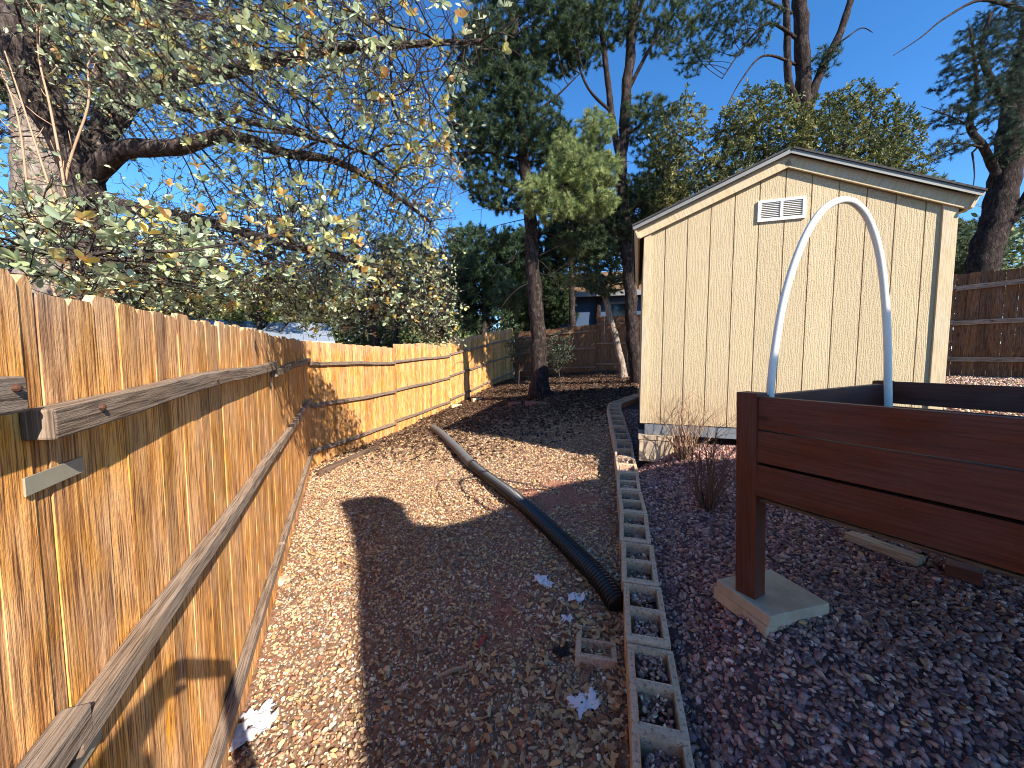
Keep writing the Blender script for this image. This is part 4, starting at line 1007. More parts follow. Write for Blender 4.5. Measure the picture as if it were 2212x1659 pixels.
twin = tree('pine_tree', 'tall slim two-stemmed pine with a yellow-green bough against the left edge of the shed', [
    ([base_at(1380, 850, 9.4), P(1368, 740, 9.4), P(1360, 620, 9.4), P(1350, 480, 9.4), P(1344, 360, 9.4), P(1354, 200, 9.4), P(1366, 60, 9.4), P(1372, -90, 9.4)], .16, .10),
    (PX((1344, 370, 9.4), (1322, 250, 9.4), (1308, 130, 9.4), (1296, 40, 9.4), (1290, -80, 9.4)), .09, .045),
    (PX((1360, 190, 9.4), (1400, 110, 9.2), (1440, 50, 9.2), (1470, -10, 9.2)), .05, .02), (PX((1318, 240, 9.4), (1270, 190, 9.2), (1240, 110, 9.2), (1220, 60, 9.2)), .04, .015),
    (PX((1348, 300, 9.4), (1420, 240, 9.2), (1470, 215, 9.2)), .03, .01), (PX((1350, 470, 9.4), (1410, 420, 9.2), (1470, 400, 9.2)), .03, .01), (PX((1352, 540, 9.4), (1300, 470, 9.2), (1270, 440, 9.2)), .04, .01), (PX((1366, 60, 9.4), (1392, -10, 9.4), (1410, -90, 9.4)), .06, .04)],
    [(1260, 60, 9.2, .9, 1, .8, 340), (1400, 260, 9.3, .7, .9, .6, 260), (1330, 30, 9.4, .9, 1, .7, 220), (1300, 540, 9.8, 1.0, 1, .8, 420), (1440, 60, 9.3, .8, .9, .7, 130), (1370, 420, 9.6, .5, .8, .5, 160), (1405, 430, 9.7, .7, .9, .8, 460), (1330, 480, 9.9, .9, .9, .7, 420), (1430, 340, 9.6, .6, .8, .6, 280), (1250, 520, 9.3, .8, .8, .45, 320), (1310, 620, 10.2, .7, .8, .3, 160)],
    M['pine_bark'], 'needle', PINE[:3]+[(110, 122, 80)], size=.10, per=3, step=.11, kill=.14, infl=1.1, depth=3, needles=10, twig=.004, sides=12, dens=1.7)
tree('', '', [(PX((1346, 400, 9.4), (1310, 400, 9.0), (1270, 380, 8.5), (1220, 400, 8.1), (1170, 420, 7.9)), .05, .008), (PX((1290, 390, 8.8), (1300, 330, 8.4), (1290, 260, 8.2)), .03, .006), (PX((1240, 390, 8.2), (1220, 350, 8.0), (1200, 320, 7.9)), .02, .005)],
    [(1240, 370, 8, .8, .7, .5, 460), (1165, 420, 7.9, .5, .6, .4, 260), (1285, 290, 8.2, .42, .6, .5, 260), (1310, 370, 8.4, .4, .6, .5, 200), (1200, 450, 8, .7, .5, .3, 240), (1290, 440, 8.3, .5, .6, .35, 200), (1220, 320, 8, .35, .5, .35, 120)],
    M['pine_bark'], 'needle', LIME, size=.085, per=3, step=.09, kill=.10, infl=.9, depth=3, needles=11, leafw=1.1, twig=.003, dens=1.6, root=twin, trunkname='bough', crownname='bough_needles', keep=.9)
tree('oak_tree', 'small thin leaning oak with a pale trunk and yellowish shoots near the back fence', [
    ([base_at(1348, 822, 11), P(1338, 760, 11), P(1322, 700, 11), P(1308, 645, 11), P(1300, 610, 11)], .105, .075),
    (PX((1302, 620, 11), (1285, 570, 11), (1290, 500, 11)), .05, .015), (PX((1304, 620, 11), (1325, 575, 10.8), (1345, 520, 10.5), (1365, 450, 10.2)), .05, .012), (PX((1305, 630, 11), (1270, 610, 10.8), (1230, 600, 10.6)), .03, .01)],
    [(1300, 520, 10.8, 1.2, 1, .8, 460), (1360, 440, 10, .45, .5, .5, 200), (1345, 600, 10.6, .5, .5, .35, 200), (1250, 600, 10.6, .8, .6, .4, 260)],
    M['pale_bark'], 'leaf', [(128, 138, 70), (150, 156, 78), (104, 118, 62), (168, 166, 84)], size=.07, per=3, step=.1, kill=.12, infl=1.1, depth=3, leafw=.8, dens=1.8)
EVG = [(86, 96, 56), (106, 112, 66), (70, 82, 50), (138, 138, 80), (96, 104, 64), (158, 152, 92)]
tree('oak_tree', 'broad dark evergreen oak rising behind the shed roof', [
    ([base_at(1680, 820, 8.6), P(1680, 600, 8.6), P(1670, 500, 8.6), P(1660, 400, 8.6)], .14, .08),
    (PX((1665, 440, 8.6), (1580, 380, 8.4), (1500, 320, 8.3), (1440, 270, 8.2)), .05, .01), (PX((1660, 400, 8.6), (1650, 320, 8.5), (1640, 230, 8.4)), .05, .012), (PX((1665, 420, 8.6), (1760, 350, 8.4), (1860, 300, 8.3), (1940, 270, 8.2)), .06, .01), (PX((1700, 470, 8.6), (1820, 430, 8.4), (1920, 400, 8.3)), .04, .01)],
    [(1550, 380, 8.3, 1.1, 1, .75, 620), (1750, 350, 8.3, 1.4, 1.1, .8, 900), (1880, 300, 8.3, .85, .8, .85, 520), (1470, 300, 8.2, .6, .8, .9, 300), (1640, 260, 8.3, .9, 1, .6, 380), (1930, 380, 8.5, .6, .8, .8, 380), (1440, 440, 8.4, .4, .8, .6, 220), (1700, 300, 8.0, 1.2, .9, .7, 520), (1850, 380, 8.2, 1.0, .8, .7, 420), (1750, 500, 9.3, 1.9, 1.4, 1.1, 520), (1500, 400, 8.2, .8, .8, .7, 360), (1560, 560, 9.6, 1.2, 1.2, 1.0, 320), (1480, 460, 9.6, 1.3, 1.1, 1.1, 520), (1440, 570, 10.2, 1.0, 1, .8, 260), (1640, 400, 9.8, 1.6, 1.2, 1.0, 600), (1430, 400, 9.4, .7, .9, .8, 420), (1830, 240, 8.2, .8, .7, .5, 420), (1600, 280, 8.2, .7, .8, .6, 380), (1920, 310, 8.3, .7, .7, .6, 320)],
    M['oak_bark'], 'leaf', EVG, size=.075, per=3, step=.1, kill=.12, infl=1.1, depth=3, leafw=.85, twig=.003, dens=2.0, twigs=1.6)
tree('pine_tree', 'forked dark pine standing tall behind the shed ridge', [
    ([base_at(1738, 800, 10.5), P(1738, 480, 10.5), P(1738, 240, 10.5), P(1732, 120, 10.5), P(1728, 20, 10.5), P(1722, -110, 10.5)], .24, .15),
    (PX((1736, 250, 10.5), (1706, 180, 10.5), (1700, 60, 10.5), (1696, -90, 10.5)), .10, .07), (PX((1742, 240, 10.5), (1775, 150, 10.5), (1815, 70, 10.5), (1850, -50, 10.5)), .12, .07),
    (PX((1730, 90, 10.5), (1660, 50, 10.3), (1600, 110, 10.2), (1560, 170, 10.1)), .05, .012), (PX((1720, 140, 10.5), (1650, 120, 10.3), (1600, 175, 10.2), (1570, 230, 10.1)), .04, .01), (PX((1790, 110, 10.5), (1830, 80, 10.3), (1862, 60, 10.3), (1885, 70, 10.3)), .03, .008), (PX((1710, 30, 10.5), (1620, -10, 10.3), (1540, 10, 10.2)), .05, .012)],
    [(1550, 40, 10.2, 1.2, 1, .55, 380), (1620, 60, 10.2, .8, 1, .5, 200), (1500, 120, 10.2, .5, .8, .4, 100), (1780, 130, 10.4, .5, .6, .4, 70)],
    M['pine_bark'], 'needle', PINE[:3], size=.11, per=2, step=.12, kill=.16, infl=1.2, depth=3, needles=9, twig=.004, sides=12, dens=1.4)
tree('juniper_tree', 'massive dark twisted juniper at the right edge behind the fence', [
    ([base_at(2108, 800, 9), P(2122, 590, 9), P(2154, 460, 9), P(2180, 340, 9), P(2204, 200, 9), P(2240, 40, 9), P(2280, -130, 9)], .31, .21),
    (PX((2165, 400, 9), (2125, 320, 8.9), (2095, 270, 8.8), (2110, 180, 8.8), (2095, 60, 8.8)), .10, .02), (PX((2196, 250, 9), (2150, 190, 8.8), (2120, 110, 8.8), (2140, 30, 8.8)), .11, .03),
    (PX((2205, 20, 9), (2120, 0, 8.6), (2040, 40, 8.3), (1990, 80, 8.2), (1930, 120, 8.1)), .05, .006), (PX((2130, 320, 8.9), (2060, 310, 8.6), (2000, 340, 8.5), (1960, 350, 8.5)), .03, .005), (PX((2110, 280, 8.9), (2050, 250, 8.6), (1990, 230, 8.5)), .025, .005),
    (PX((2140, 520, 9), (2195, 460, 8.8), (2235, 400, 8.7)), .14, .09), (PX((2100, 330, 8.9), (2105, 380, 8.7), (2095, 440, 8.6)), .02, .004)],
    [(2100, 130, 8.8, .6, .8, .8, 260), (2170, 60, 8.9, .7, .8, .8, 260), (2070, 250, 8.7, .5, .6, .35, 130), (2180, 300, 8.7, .4, .6, .6, 130), (2050, 320, 8.6, .5, .5, .3, 70), (2200, 460, 8.8, .3, .4, .4, 60), (2130, 200, 8.6, .7, .7, .7, 240), (2190, 180, 8.6, .5, .6, .8, 200)],
    M['pine_bark'], 'needle', [(62, 78, 64), (78, 94, 72), (54, 66, 58)], size=.09, per=2, step=.1, kill=.13, infl=1.1, depth=3, needles=9, twig=.0045, sides=16, wig=.16, dens=1.6)
# background trees beyond the fences
bgs = [('juniper_tree', 'bushy green juniper behind the fence left of the straight pine', (1055, 600, 16), 2.5, 3.0, [(70, 92, 66), (88, 108, 74), (56, 76, 58)], 2000),
       ('juniper_tree', 'dense dark juniper between the pine trunk and the blue house', (1170, 610, 16.2), 1.9, 2.8, [(60, 78, 54), (84, 98, 62), (50, 66, 48)], 1500),
       ('oak_tree', 'low yellow-green oak crown showing beyond the metal roof', (560, 640, 14), 2.2, 1.3, [(128, 132, 70), (150, 150, 84), (108, 116, 64)], 600),
       ('pine_tree', 'hazy green tree seen through the oak leaves at the left', (400, 560, 13), 1.8, 1.5, [(84, 98, 62), (108, 118, 74), (68, 82, 56)], 600),
       ('pine_tree', 'dark bushy tree low behind the near fence under the oak', (150, 560, 9.5), 1.9, 1.4, [(70, 84, 58), (92, 104, 68), (58, 72, 52)], 600),
       ('oak_tree', 'pale oak crown behind the bend of the fence', (800, 660, 15), 2.0, 1.0, [(140, 146, 96), (160, 164, 110), (120, 128, 84)], 560),
       ('juniper_tree', 'blue-green tree behind the fence corner with bare twigs', (960, 620, 18), 2.0, 2.4, [(64, 84, 72), (82, 100, 82), (54, 72, 64)], 800),
       ('oak_tree', 'green oak filling the gap above the blue house roof', (1290, 510, 16.5), 2.3, 2.1, [(86, 98, 56), (106, 114, 64), (70, 84, 50)], 1300),
       ('juniper_tree', 'pale green tree behind the right fence beside the juniper trunk', (2090, 530, 15), 1.6, 1.3, [(112, 124, 92), (134, 144, 108), (94, 108, 80)], 420),
       ('pine_tree', 'rounded yellowish pine peeking over the right slope of the shed roof', (1955, 430, 13.5), 1.7, 1.2, [(120, 128, 74), (140, 146, 84), (100, 112, 66)], 520),
       ('juniper_tree', 'dark green juniper crown behind the bend of the near fence', (860, 600, 20), 2.4, 2.6, [(70, 86, 58), (88, 100, 68), (58, 74, 52)], 600),
       ('oak_tree', 'olive oak crown low behind the near fence below the oak limbs', (300, 620, 11), 2.0, 1.0, [(116, 122, 72), (134, 138, 84), (96, 106, 62)], 560),
       ('pine_tree', 'tall dark pine between the straight pine and the two-stemmed pine', (1235, 420, 15), 1.8, 3.0, [(62, 80, 56), (80, 96, 66), (54, 70, 52)], 700),
       ('oak_tree', 'distant tree low between shed and two-stemmed pine', (1430, 480, 16), 1.6, 1.6, [(80, 92, 56), (100, 110, 64), (66, 80, 50)], 480)]
for (nm, lab, (dx, dy, Y), rx, rz, pal, n) in bgs:
    c = P(dx, dy, Y); bs = base_at(dx+random.uniform(-8, 8), 800, Y)
    mid = bs.lerp(c, .6)+Vector((random.uniform(-.2, .2), 0, 0))
    lm = [([bs, mid, c, c+UP*rz*.5], .16, .05)]
    for k in range(4):
        a = k*1.57+random.random(); lm.append(([bs.lerp(c, .5+.12*k), bs.lerp(c, .6+.13*k)+Vector((math.cos(a)*rx*.35, math.sin(a)*rx*.35, .2)), c+Vector((math.cos(a)*rx*.7, math.sin(a)*rx*.7, rz*(.1*k-.2)))], .06, .012))
    bl = [(dx, dy, Y, rx*.62, rx*.6, rz*.62, n//2)]
    for k in range(5):
        a = k*1.256+random.random(); bl.append((dx+math.cos(a)*rx*.55*FD/Y, dy+math.sin(a)*rz*.55*FD/Y, Y+random.uniform(-.8, .8), rx*.42, rx*.42, rz*.38, n//8))
    lf = nm == 'oak_tree'
    tree(nm, lab, lm, bl, M['pine_bark'], 'leaf' if lf else 'needle', pal, size=.12 if lf else .16, per=4, step=.16, kill=.19, infl=1.8, depth=4, twig=.006, group='trees beyond the fences', needles=8, leafw=1.1 if lf else 1.3, dens=2.0, twigs=1.4, tlen=.2)
n = 16000; th = np.concatenate([RNG.uniform(-.75, .30, n*2//3), RNG.uniform(.30, 1.05, n//3)]); rr_ = RNG.uniform(24, 34, len(th))
wx_, wy_ = np.sin(th)*rr_, np.cos(th)*rr_
top = 4.6+1.3*np.sin(th*23)+.9*np.sin(th*57+1)+.7*np.sin(th*9)
zz_ = CAMH-1+RNG.random(len(th))**.8*top; pos = np.repeat(np.stack([wx_, wy_, zz_], 1), 7, 0)+RNG.normal(0, .28, (len(th)*7, 3))
cw = np.array([lin(*c)[:3] for c in [(96, 108, 70), (112, 122, 80), (84, 96, 66), (130, 134, 84), (74, 88, 62)]])
ci = np.repeat(np.clip(((np.sin(th*31)+1)*2.2+RNG.normal(0, .8, len(th))).astype(int), 0, 4), 7)
V, F, C = scatter(LEAF, LEAFF, pos, rots(len(pos)), RNG.uniform(.18, .34, len(pos)), cw[ci]*RNG.uniform(.75, 1.2, (len(pos), 1)))
tag(npmesh('distant_woods', V, F, M['needle'], C), 'distant green woods low on the horizon beyond the fences', 'woods', kind='stuff')
# shrubs by the pine trunk
tree('leafy_shrub', 'dark leafy shrub just right of the pine trunk', [([base_at(1215, 830, 9.8), P(1205, 790, 9.8), P(1200, 750, 9.8)], .02, .008), (PX((1208, 800, 9.8), (1230, 760, 9.8), (1240, 720, 9.8)), .012, .005)],
     [(1205, 760, 9.8, .5, .5, .6, 420)], M['oak_bark'], 'leaf', [(84, 96, 76), (104, 114, 88), (68, 80, 64)], size=.05, per=3, step=.07, kill=.1, infl=.9, depth=3, twig=.002, cat='shrub')
tree('leafy_shrub', 'smaller shadowy shrub left of the pine trunk before the fence corner', [([base_at(1120, 818, 12), P(1122, 780, 12), P(1120, 740, 12)], .02, .008)],
     [(1120, 755, 12, .55, .5, .55, 300)], M['oak_bark'], 'leaf', [(84, 96, 76), (104, 114, 88), (68, 80, 64)], size=.055, per=3, step=.08, kill=.11, infl=1.0, depth=3, twig=.002, cat='shrub')
# bare twiggy shrubs on the purple gravel
def bare(dx, dy, h, n, lab, wd=.30, mt='twig'):
    b_ = hit(dx, dy); root = empty('bare_shrub', b_, lab, 'shrub', 'leafless shrubs on the purple gravel'); mb = MB()
    def shoot(p, d, L, r, lvl):
        q = [p]; k = max(4, int(L/.05)); dd = d.normalized()
        for i in range(k):
            dd = (dd+Vector((random.gauss(0, .16), random.gauss(0, .16), random.gauss(.05, .10)))).normalized(); q.append(q[-1]+dd*L/k)
        mb.tube(q, [r*(1-.75*i/k) for i in range(k+1)], 4 if r > .003 else 3)
        if lvl:
            for i in range(1, k):
                if random.random() < .62:
                    s2 = (dd+Vector((random.gauss(0, .6), random.gauss(0, .6), random.uniform(-.1, .6)))).normalized()
                    shoot(q[i], s2, L*random.uniform(.22, .45), r*.5*(1-.5*i/k), lvl-1)
    for i in range(n):
        a = random.uniform(0, 6.28); s2 = random.random()**.7*wd/h*1.3
        shoot(b_+Vector((math.cos(a)*.03, math.sin(a)*.03, -.02)), Vector((math.cos(a)*s2, math.sin(a)*s2, 1)), h*random.uniform(.55, 1), .0058, 2 if i % 3 == 0 else 1)
    mb.build('stems', M[mt], root)
    mb = MB()
    for i in range(6):
        a = i*1.05; mb.tube([b_+Vector((math.cos(a)*.015, math.sin(a)*.015, -.03)), b_+Vector((math.cos(a)*.055, math.sin(a)*.055, random.uniform(.06, .14)))], [.013, .008], 6)
    mb.build('stump', M['oak_bark'], root)
bare(1478, 990, .80, 26, 'leafless shrub with spreading twigs against the shed skid', wd=.40)
bare(1528, 1100, .78, 24, 'leafless brown shrub with a dark cut stump between the block edging and planter leg', wd=.22, mt='twig_brown')

# ------------------------------------------------------------------ houses beyond the fence
M['blue_wall'] = plain('shaded_blue_stucco', lin(70, 88, 114), .85, 0, .2, .12, 6, .004)  # blue stucco darkened in place of shade from the trees
M['fascia'] = plain('shade_toned_fascia', lin(132, 132, 132), .6, 0, .3, .1)  # greyed down with the wall, tree shade in its colour
M['glass'] = plain('window_glass', lin(22, 26, 30), .08, 0, .8, .1)
M['roof_brown'] = rocky('brown_shingle', lin(96, 76, 58), lin(134, 106, 78), 14, .01)
hs = empty('house', (6, 20, CAMH-.4), 'blue-grey house with a brown shingle roof beyond the back fence', 'house')
hx = Vector((.97, -.22, 0)).normalized(); hy = Vector((.22, .97, 0)).normalized(); H0 = P(1212, 690, 17); H0.z = CAMH-.6
et = P(1212, 643, 17).z
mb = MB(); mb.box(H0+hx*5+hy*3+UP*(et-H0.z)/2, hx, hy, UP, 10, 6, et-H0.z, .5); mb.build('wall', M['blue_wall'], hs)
mb = MB(); mb.prism(H0-hx*.5-hy*.5+UP*(et-H0.z), hy, UP, hx, [(0, 0), (3.5, 1.5), (7, 0), (7, .12), (3.5, 1.64), (0, .12)], 11, .5); mb.build('roof', M['roof_brown'], hs)
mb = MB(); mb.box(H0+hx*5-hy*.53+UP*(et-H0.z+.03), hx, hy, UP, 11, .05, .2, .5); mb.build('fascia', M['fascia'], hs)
wx = (P(1345, 660, 16.6)-H0).dot(hx)
mb = MB()
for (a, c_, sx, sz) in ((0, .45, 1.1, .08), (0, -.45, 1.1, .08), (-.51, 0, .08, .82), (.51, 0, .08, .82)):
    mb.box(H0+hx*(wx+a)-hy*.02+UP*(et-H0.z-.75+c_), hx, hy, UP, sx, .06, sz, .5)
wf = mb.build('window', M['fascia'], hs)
mb = MB(); mb.box(H0+hx*wx-hy*.008+UP*(et-H0.z-.75), hx, hy, UP, .94, .02, .82, .5); mb.build('pane', M['glass'], wf)
hs2 = empty('house', P(640, 760, 13), 'low house with a pale metal roof glimpsed over the near fence corner', 'house')
M['metal_roof'] = plain('pale_metal_roof', lin(150, 158, 168), .5, .2, .5, .1, 3)
Q = P(548, 735, 12.5); e = P(700, 741, 13.5); ax = (e-Q); ax.z = 0; ax.normalize(); ay = Vector((-ax.y, ax.x, 0)); zr = P(700, 741, 13.5).z
mb = MB(); mb.prism(Q-ax*3, ay, UP, ax, [(0, zr-Q.z), (3.2, zr-Q.z+.85), (6.4, zr-Q.z), (6.4, zr-Q.z+.06), (3.2, zr-Q.z+.91), (0, zr-Q.z+.06)], 5.4, .5)
for k in range(14): mb.prism(Q-ax*3+ax*(k*.4+.03), ay, UP, ax, [(0, zr-Q.z+.062), (3.2, zr-Q.z+.912), (3.2, zr-Q.z+.95), (0, zr-Q.z+.1)], .03, .5)
mb.build('roof', M['metal_roof'], hs2)
mb = MB(); mb.box(Q-ax*.3+ay*3.2+UP*(zr-Q.z-1.2), ax, ay, UP, 5.0, 5.6, 2.38, .5); mb.build('wall', plain('tan_stucco', lin(170, 120, 80), .9), hs2)

# ------------------------------------------------------------------ litter
def rag(name, dx, dy, w, h, mat, lab, yaw=0, seed=0, cat='cloth scrap', amp=.02):
    q = hit(dx, dy); rr = random.Random(seed); n = 26; vs = []; fs = []
    for j in range(n):
        for i in range(n):
            u, v = i/(n-1)-.5, j/(n-1)-.5
            r = 1+.3*noise.noise(Vector((u*3, v*3, seed+7)))
            x, y = u*w*r, v*h*r
            X, Y = x*math.cos(yaw)-y*math.sin(yaw)+q.x, x*math.sin(yaw)+y*math.cos(yaw)+q.y
            z = gz(X, Y)+.012+amp*(.6+noise.noise(Vector((x*28, y*28, seed*3)))+.6*noise.noise(Vector((x*70, y*70, seed))))
            vs.append((X, Y, z))
    for j in range(n-1):
        for i in range(n-1):
            u, v = (i+.5)/(n-1)-.5, (j+.5)/(n-1)-.5
            if max(abs(u), abs(v))*.75+math.hypot(u, v)*.3+.16*noise.noise(Vector((u*5, v*5, seed*5)))+.09*noise.noise(Vector((u*17, v*17, seed*5))) < .44 and noise.noise(Vector((u*6, v*6, seed+50))) > -.42:
                fs.append((j*n+i, j*n+i+1, j*n+n+i+1, j*n+n+i))
    mb = MB(); mb.add(vs, fs, None, .5); o = mb.build(name, mat, None, smooth=True)
    sm = o.modifiers.new('thick', 'SOLIDIFY'); sm.thickness = .0015
    return tag(o, lab, cat)
rag('cloth_scrap', 530, 1580, .27, .20, M['cloth'], 'frayed white cloth lying in the sun by the fence foot', .6, 1)
rag('cloth_scrap', 1172, 1262, .17, .09, M['cloth'], 'torn white cloth strip in the shade beside the black pipe', -.9, 2)
rag('cloth_scrap', 1245, 1297, .13, .08, M['cloth'], 'crumpled white scrap tucked under the black pipe', -.2, 3)
rag('cloth_scrap', 1262, 1525, .15, .12, M['cloth'], 'white plastic scrap half covered by dry leaves near the edging', .3, 4)
rag('cloth_scrap', 1225, 1342, .07, .05, M['cloth'], 'small pale scrap between the pipe mouth and buried block', .3, 9)
rag('black_rag', 1212, 1415, .09, .08, plain('black_rag_cloth', lin(18, 18, 20), .7), 'crumpled black rag on the leaves left of the buried block', .2, 5, 'rag', .03)
rag('plastic_strip', 1042, 1390, .10, .025, plain('red_strip', lin(176, 50, 48), .4), 'thin red plastic strip on the shaded gravel', 1.2, 6, 'scrap', .01)
rag('blue_scrap', 1778, 1254, .05, .03, plain('blue_scrap_plastic', lin(40, 58, 84), .5), 'dark blue scrap on the gravel behind the concrete pad', .2, 7, 'scrap', .01)
rag('plastic_scrap', 1838, 1112, .06, .05, plain('grey_scrap_plastic', lin(110, 116, 124), .4), 'grey plastic scrap on the gravel under the planter', .2, 8, 'scrap', .02)
def rock(dx, dy, sx, sy, sz, mat, lab):
    q = hit(dx, dy); mb = MB(); bm_v = []
    import bmesh
    bm = bmesh.new(); bmesh.ops.create_icosphere(bm, subdivisions=3, radius=1)
    me = bpy.data.meshes.new('garden_rock')
    for v in bm.verts:
        k = 1+.3*noise.noise(v.co*1.7+Vector((dx, 0, 0)))+.1*noise.noise(v.co*5)
        v.co = Vector((v.co.x*sx*k, v.co.y*sy*k, v.co.z*sz*k))
    bm.to_mesh(me); bm.free(); me.materials.append(mat)
    o = bpy.data.objects.new('garden_rock', me); COL.objects.link(o); o.location = q+UP*sz*.3; tag(o, lab, 'rock')
rock(605, 1258, .075, .055, .03, M['slab'], 'flat grey-tan rock on the sunny gravel near the fence')
st = hit(945, 1470); en = hit(1010, 1446); mb = MB(); mb.tube([st+UP*.02, st.lerp(en, .5)+UP*.028, en+UP*.02], [.007, .011, .005], 6)
tag(mb.build('dead_stick', M['twig'], None), 'short pale split stick on the shaded gravel', 'stick')
def wire(pts, lab, r=.004):
    q = smooth([hit(x, y, .022) for x, y in pts], 6); mb = MB(); mb.tube(q, r, 6)
    tag(mb.build('wire_loop', plain('brown_wire', lin(96, 60, 44), .7), None), lab, 'wire')
wire([(965, 1100), (945, 1060), (960, 1040), (1010, 1042), (1060, 1050), (1130, 1062), (1190, 1060)], 'thin brown wire looping over the sunny gravel behind the pipe')
# small grass tuft
q = hit(812, 1088); V = []; F = []; C = []
n = 60; pos = np.array(q)[None]+np.stack([RNG.normal(0, .05, n), RNG.normal(0, .04, n), np.zeros(n)], 1)
d = np.stack([RNG.normal(0, .5, n), RNG.normal(0, .5, n), np.ones(n)], 1)
V, F, C = scatter(np.array([(0, -.03, 0), (0, .03, 0), (1, 0, 0)]), [(0, 1, 2)], pos, frames(d, RNG.uniform(0, 6.28, n)), RNG.uniform(.03, .08, n), np.repeat(np.array([lin(120, 136, 66)[:3]]), n, 0))
tag(npmesh('grass_tuft', V, F, M['needle'], C), 'sparse green grass tuft on the sunny gravel', 'grass', kind='stuff')

# ------------------------------------------------------------------ unseen shade casters behind the camera: an added sheet, the photographer
cz_ = CAMH+2.5
cov = [(2.74, -1.97), (2.40, -1.30), (2.20, -1.02), (2.10, -.86), (2.16, -.74), (2.34, -.66), (2.56, -.70), (2.76, -.90), (2.92, -1.24), (3.06, -1.42), (3.24, -1.47), (3.44, -1.38), (3.66, -1.21), (3.89, -.98), (4.2, -.70), (4.53, -.56), (4.9, -.52), (5.46, -.60), (7, -.75), (10, -1.0), (11, -9), (5.8, -9)]  # made-up outline, traced back towards the sun from the shade's edge
cover = empty('shade_caster', (6, -4, CAMH-1.3), 'added unseen sheet behind the camera, outlined to cast the near shade', 'shadow caster')
mb = MB(); mb.prism((0, 0, cz_), (1, 0, 0), (0, 1, 0), UP, cov, .04, .5); mb.build('caster_sheet', plain('canvas', lin(190, 174, 150), .9), cover)
for x, y in ((3.3, -2.2), (9.6, -1.4), (10.4, -8.4), (5.9, -8.4)):
    mb = MB(); z0 = gz(x, y); mb.box((x, y, (z0+cz_)/2), (1, 0, 0), (0, 1, 0), UP, .1, .1, cz_-z0, .5); mb.build('post', M['raw_lumber'], cover)
# photographer holding the phone, only the shadow is seen
def skin(name, joints, edges, mat, root, lv=2):
    me = bpy.data.meshes.new(name); me.from_pydata([j[0] for j in joints], edges, []); me.materials.append(mat)
    o = bpy.data.objects.new(name, me); COL.objects.link(o)
    o.modifiers.new('skin', 'SKIN'); s2 = o.modifiers.new('sub', 'SUBSURF'); s2.levels = s2.render_levels = lv
    for v, j in zip(me.skin_vertices[0].data, joints):
        v.radius = j[1] if isinstance(j[1], tuple) else (j[1], j[1])
    me.skin_vertices[0].data[0].use_root = True
    attach(o, root); return o
gzp = gz(.1, -.5)
per = empty('person', (.1, -.5, gzp), 'person in dark clothes holding up a phone, arms throwing a shadow on the fence', 'person')
c = CAMH; x0, y0 = .08, -.46
J = [((x0, y0, c-.68), (.15, .11)), ((x0, y0, c-.45), (.15, .10)), ((x0, y0, c-.24), (.17, .10)), ((x0, y0+.01, c-.12), (.06, .06)), ((x0, y0+.03, c+.02), (.085, .10)), ((x0, y0+.03, c+.13), (.07, .08)),
     ((x0+.19, y0, c-.2), .06), ((x0+.25, y0+.20, c-.34), .045), ((.115, -.085, c-.06), .028), ((x0-.19, y0, c-.2), .06), ((x0-.26, y0+.20, c-.34), .045), ((-.115, -.085, c-.06), .028),
     ((x0+.10, y0, c-.78), .09), ((x0+.10, y0+.02, c-1.15), .06), ((x0+.10, y0, gzp+.08), .045), ((x0+.10, y0+.14, gzp+.03), .035), ((x0-.10, y0, c-.78), .09), ((x0-.10, y0+.02, c-1.15), .06), ((x0-.10, y0, gzp+.08), .045), ((x0-.10, y0+.14, gzp+.03), .035),
     ((.10, -.055, c-.015), (.022, .034)), ((-.10, -.055, c-.015), (.022, .034))]
E = [(0, 1), (1, 2), (2, 3), (3, 4), (4, 5), (2, 6), (6, 7), (7, 8), (2, 9), (9, 10), (10, 11), (0, 12), (12, 13), (13, 14), (14, 15), (0, 16), (16, 17), (17, 18), (18, 19), (8, 20), (11, 21)]
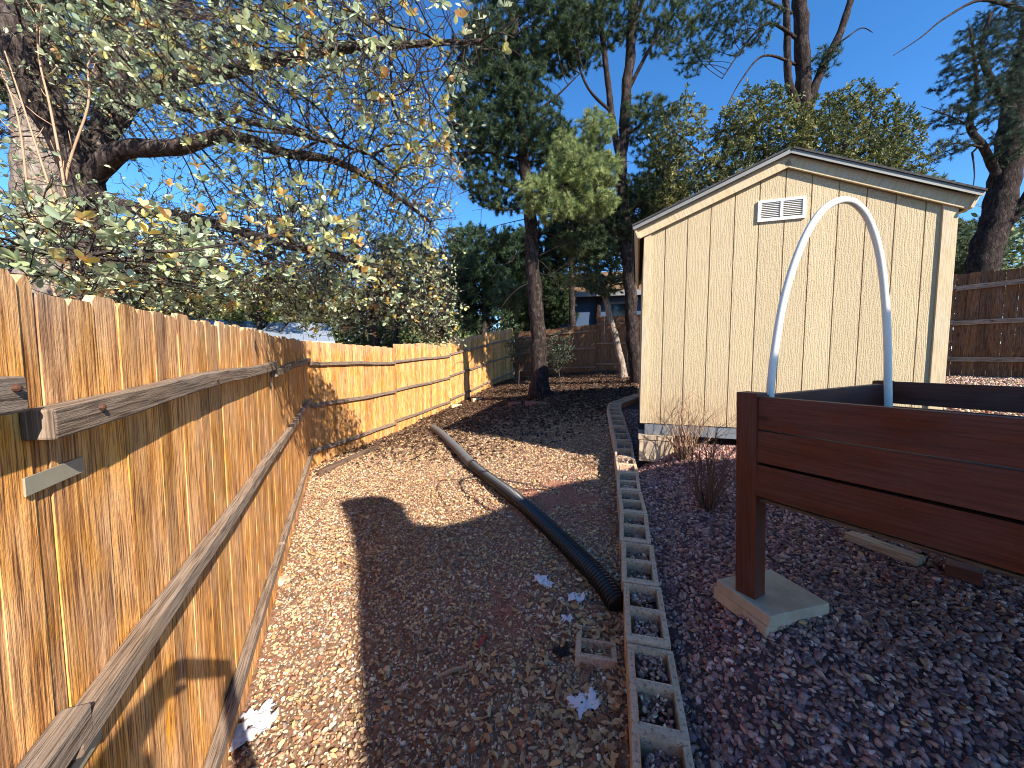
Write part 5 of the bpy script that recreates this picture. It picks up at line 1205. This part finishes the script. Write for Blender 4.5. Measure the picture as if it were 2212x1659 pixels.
for sgn, hnd in ((1, 20), (-1, 21)):
    for k in range(4):
        a = len(J); z = c+.028-.017*k
        J += [((sgn*(.088+.004*k), -.038, z+.006), .009), ((sgn*.082, -.022, z+.004), .008), ((sgn*(.066-.003*k), -.022, z), .0072)]; E += [(hnd, a), (a, a+1), (a+1, a+2)]
    a = len(J); J += [((sgn*.085, -.05, c-.045), .010), ((sgn*.062, -.036, c-.038), .008)]; E += [(hnd, a), (a, a+1)]
skin('body', J, E, plain('dark_clothes', lin(60, 60, 70), .9), per)
mb = MB(); mb.box((0, -.020, c), (1, 0, 0), (0, 1, 0), UP, .155, .008, .075, .5)
tag(mb.build('phone', plain('black_phone', lin(20, 20, 22), .3), None, bevel=.003), 'black phone held up by the person', 'phone')

# ------------------------------------------------------------------ light, sky, camera
sun = bpy.data.lights.new('sun', 'SUN'); sun.energy = 5; sun.angle = R(.53); sun.color = (1, .93, .82)
so = bpy.data.objects.new('sun', sun); COL.objects.link(so); so.rotation_euler = SUN.to_track_quat('Z', 'Y').to_euler()
wd = bpy.data.worlds.new('World'); S.world = wd; wd.use_nodes = True; nt = wd.node_tree
sky = N(nt, 'ShaderNodeTexSky', sky_type='NISHITA'); sky.sun_disc = False
sky.sun_elevation = math.asin(SUN.z); sky.sun_rotation = math.atan2(SUN.x, SUN.y); sky.altitude = 2600; sky.ozone_density = 3.5; sky.dust_density = 0; sky.air_density = 1.0
hs_ = N(nt, 'ShaderNodeHueSaturation'); hs_.inputs['Saturation'].default_value = 1.22; nt.links.new(sky.outputs[0], hs_.inputs['Color'])
nt.links.new(hs_.outputs[0], nt.nodes['Background'].inputs[0]); nt.nodes['Background'].inputs[1].default_value = .15
cam = bpy.data.cameras.new('camera'); co = bpy.data.objects.new('camera', cam); COL.objects.link(co)
co.location = (0, 0, CAMH); co.rotation_euler = (R(90)-PITCH, 0, 0)
cam.sensor_width = 36; cam.lens = 36*FD/2212; cam.clip_start = .02; cam.clip_end = 2000
S.camera = co
S.view_settings.view_transform = 'Standard'; S.view_settings.look = 'None'; S.view_settings.exposure = 1.1; S.view_settings.gamma = 1
S.cycles.filter_width = 1.0; S.cycles.max_bounces = 6; S.cycles.diffuse_bounces = 3; S.cycles.transmission_bounces = 3; S.cycles.caustics_reflective = False; S.cycles.caustics_refractive = False
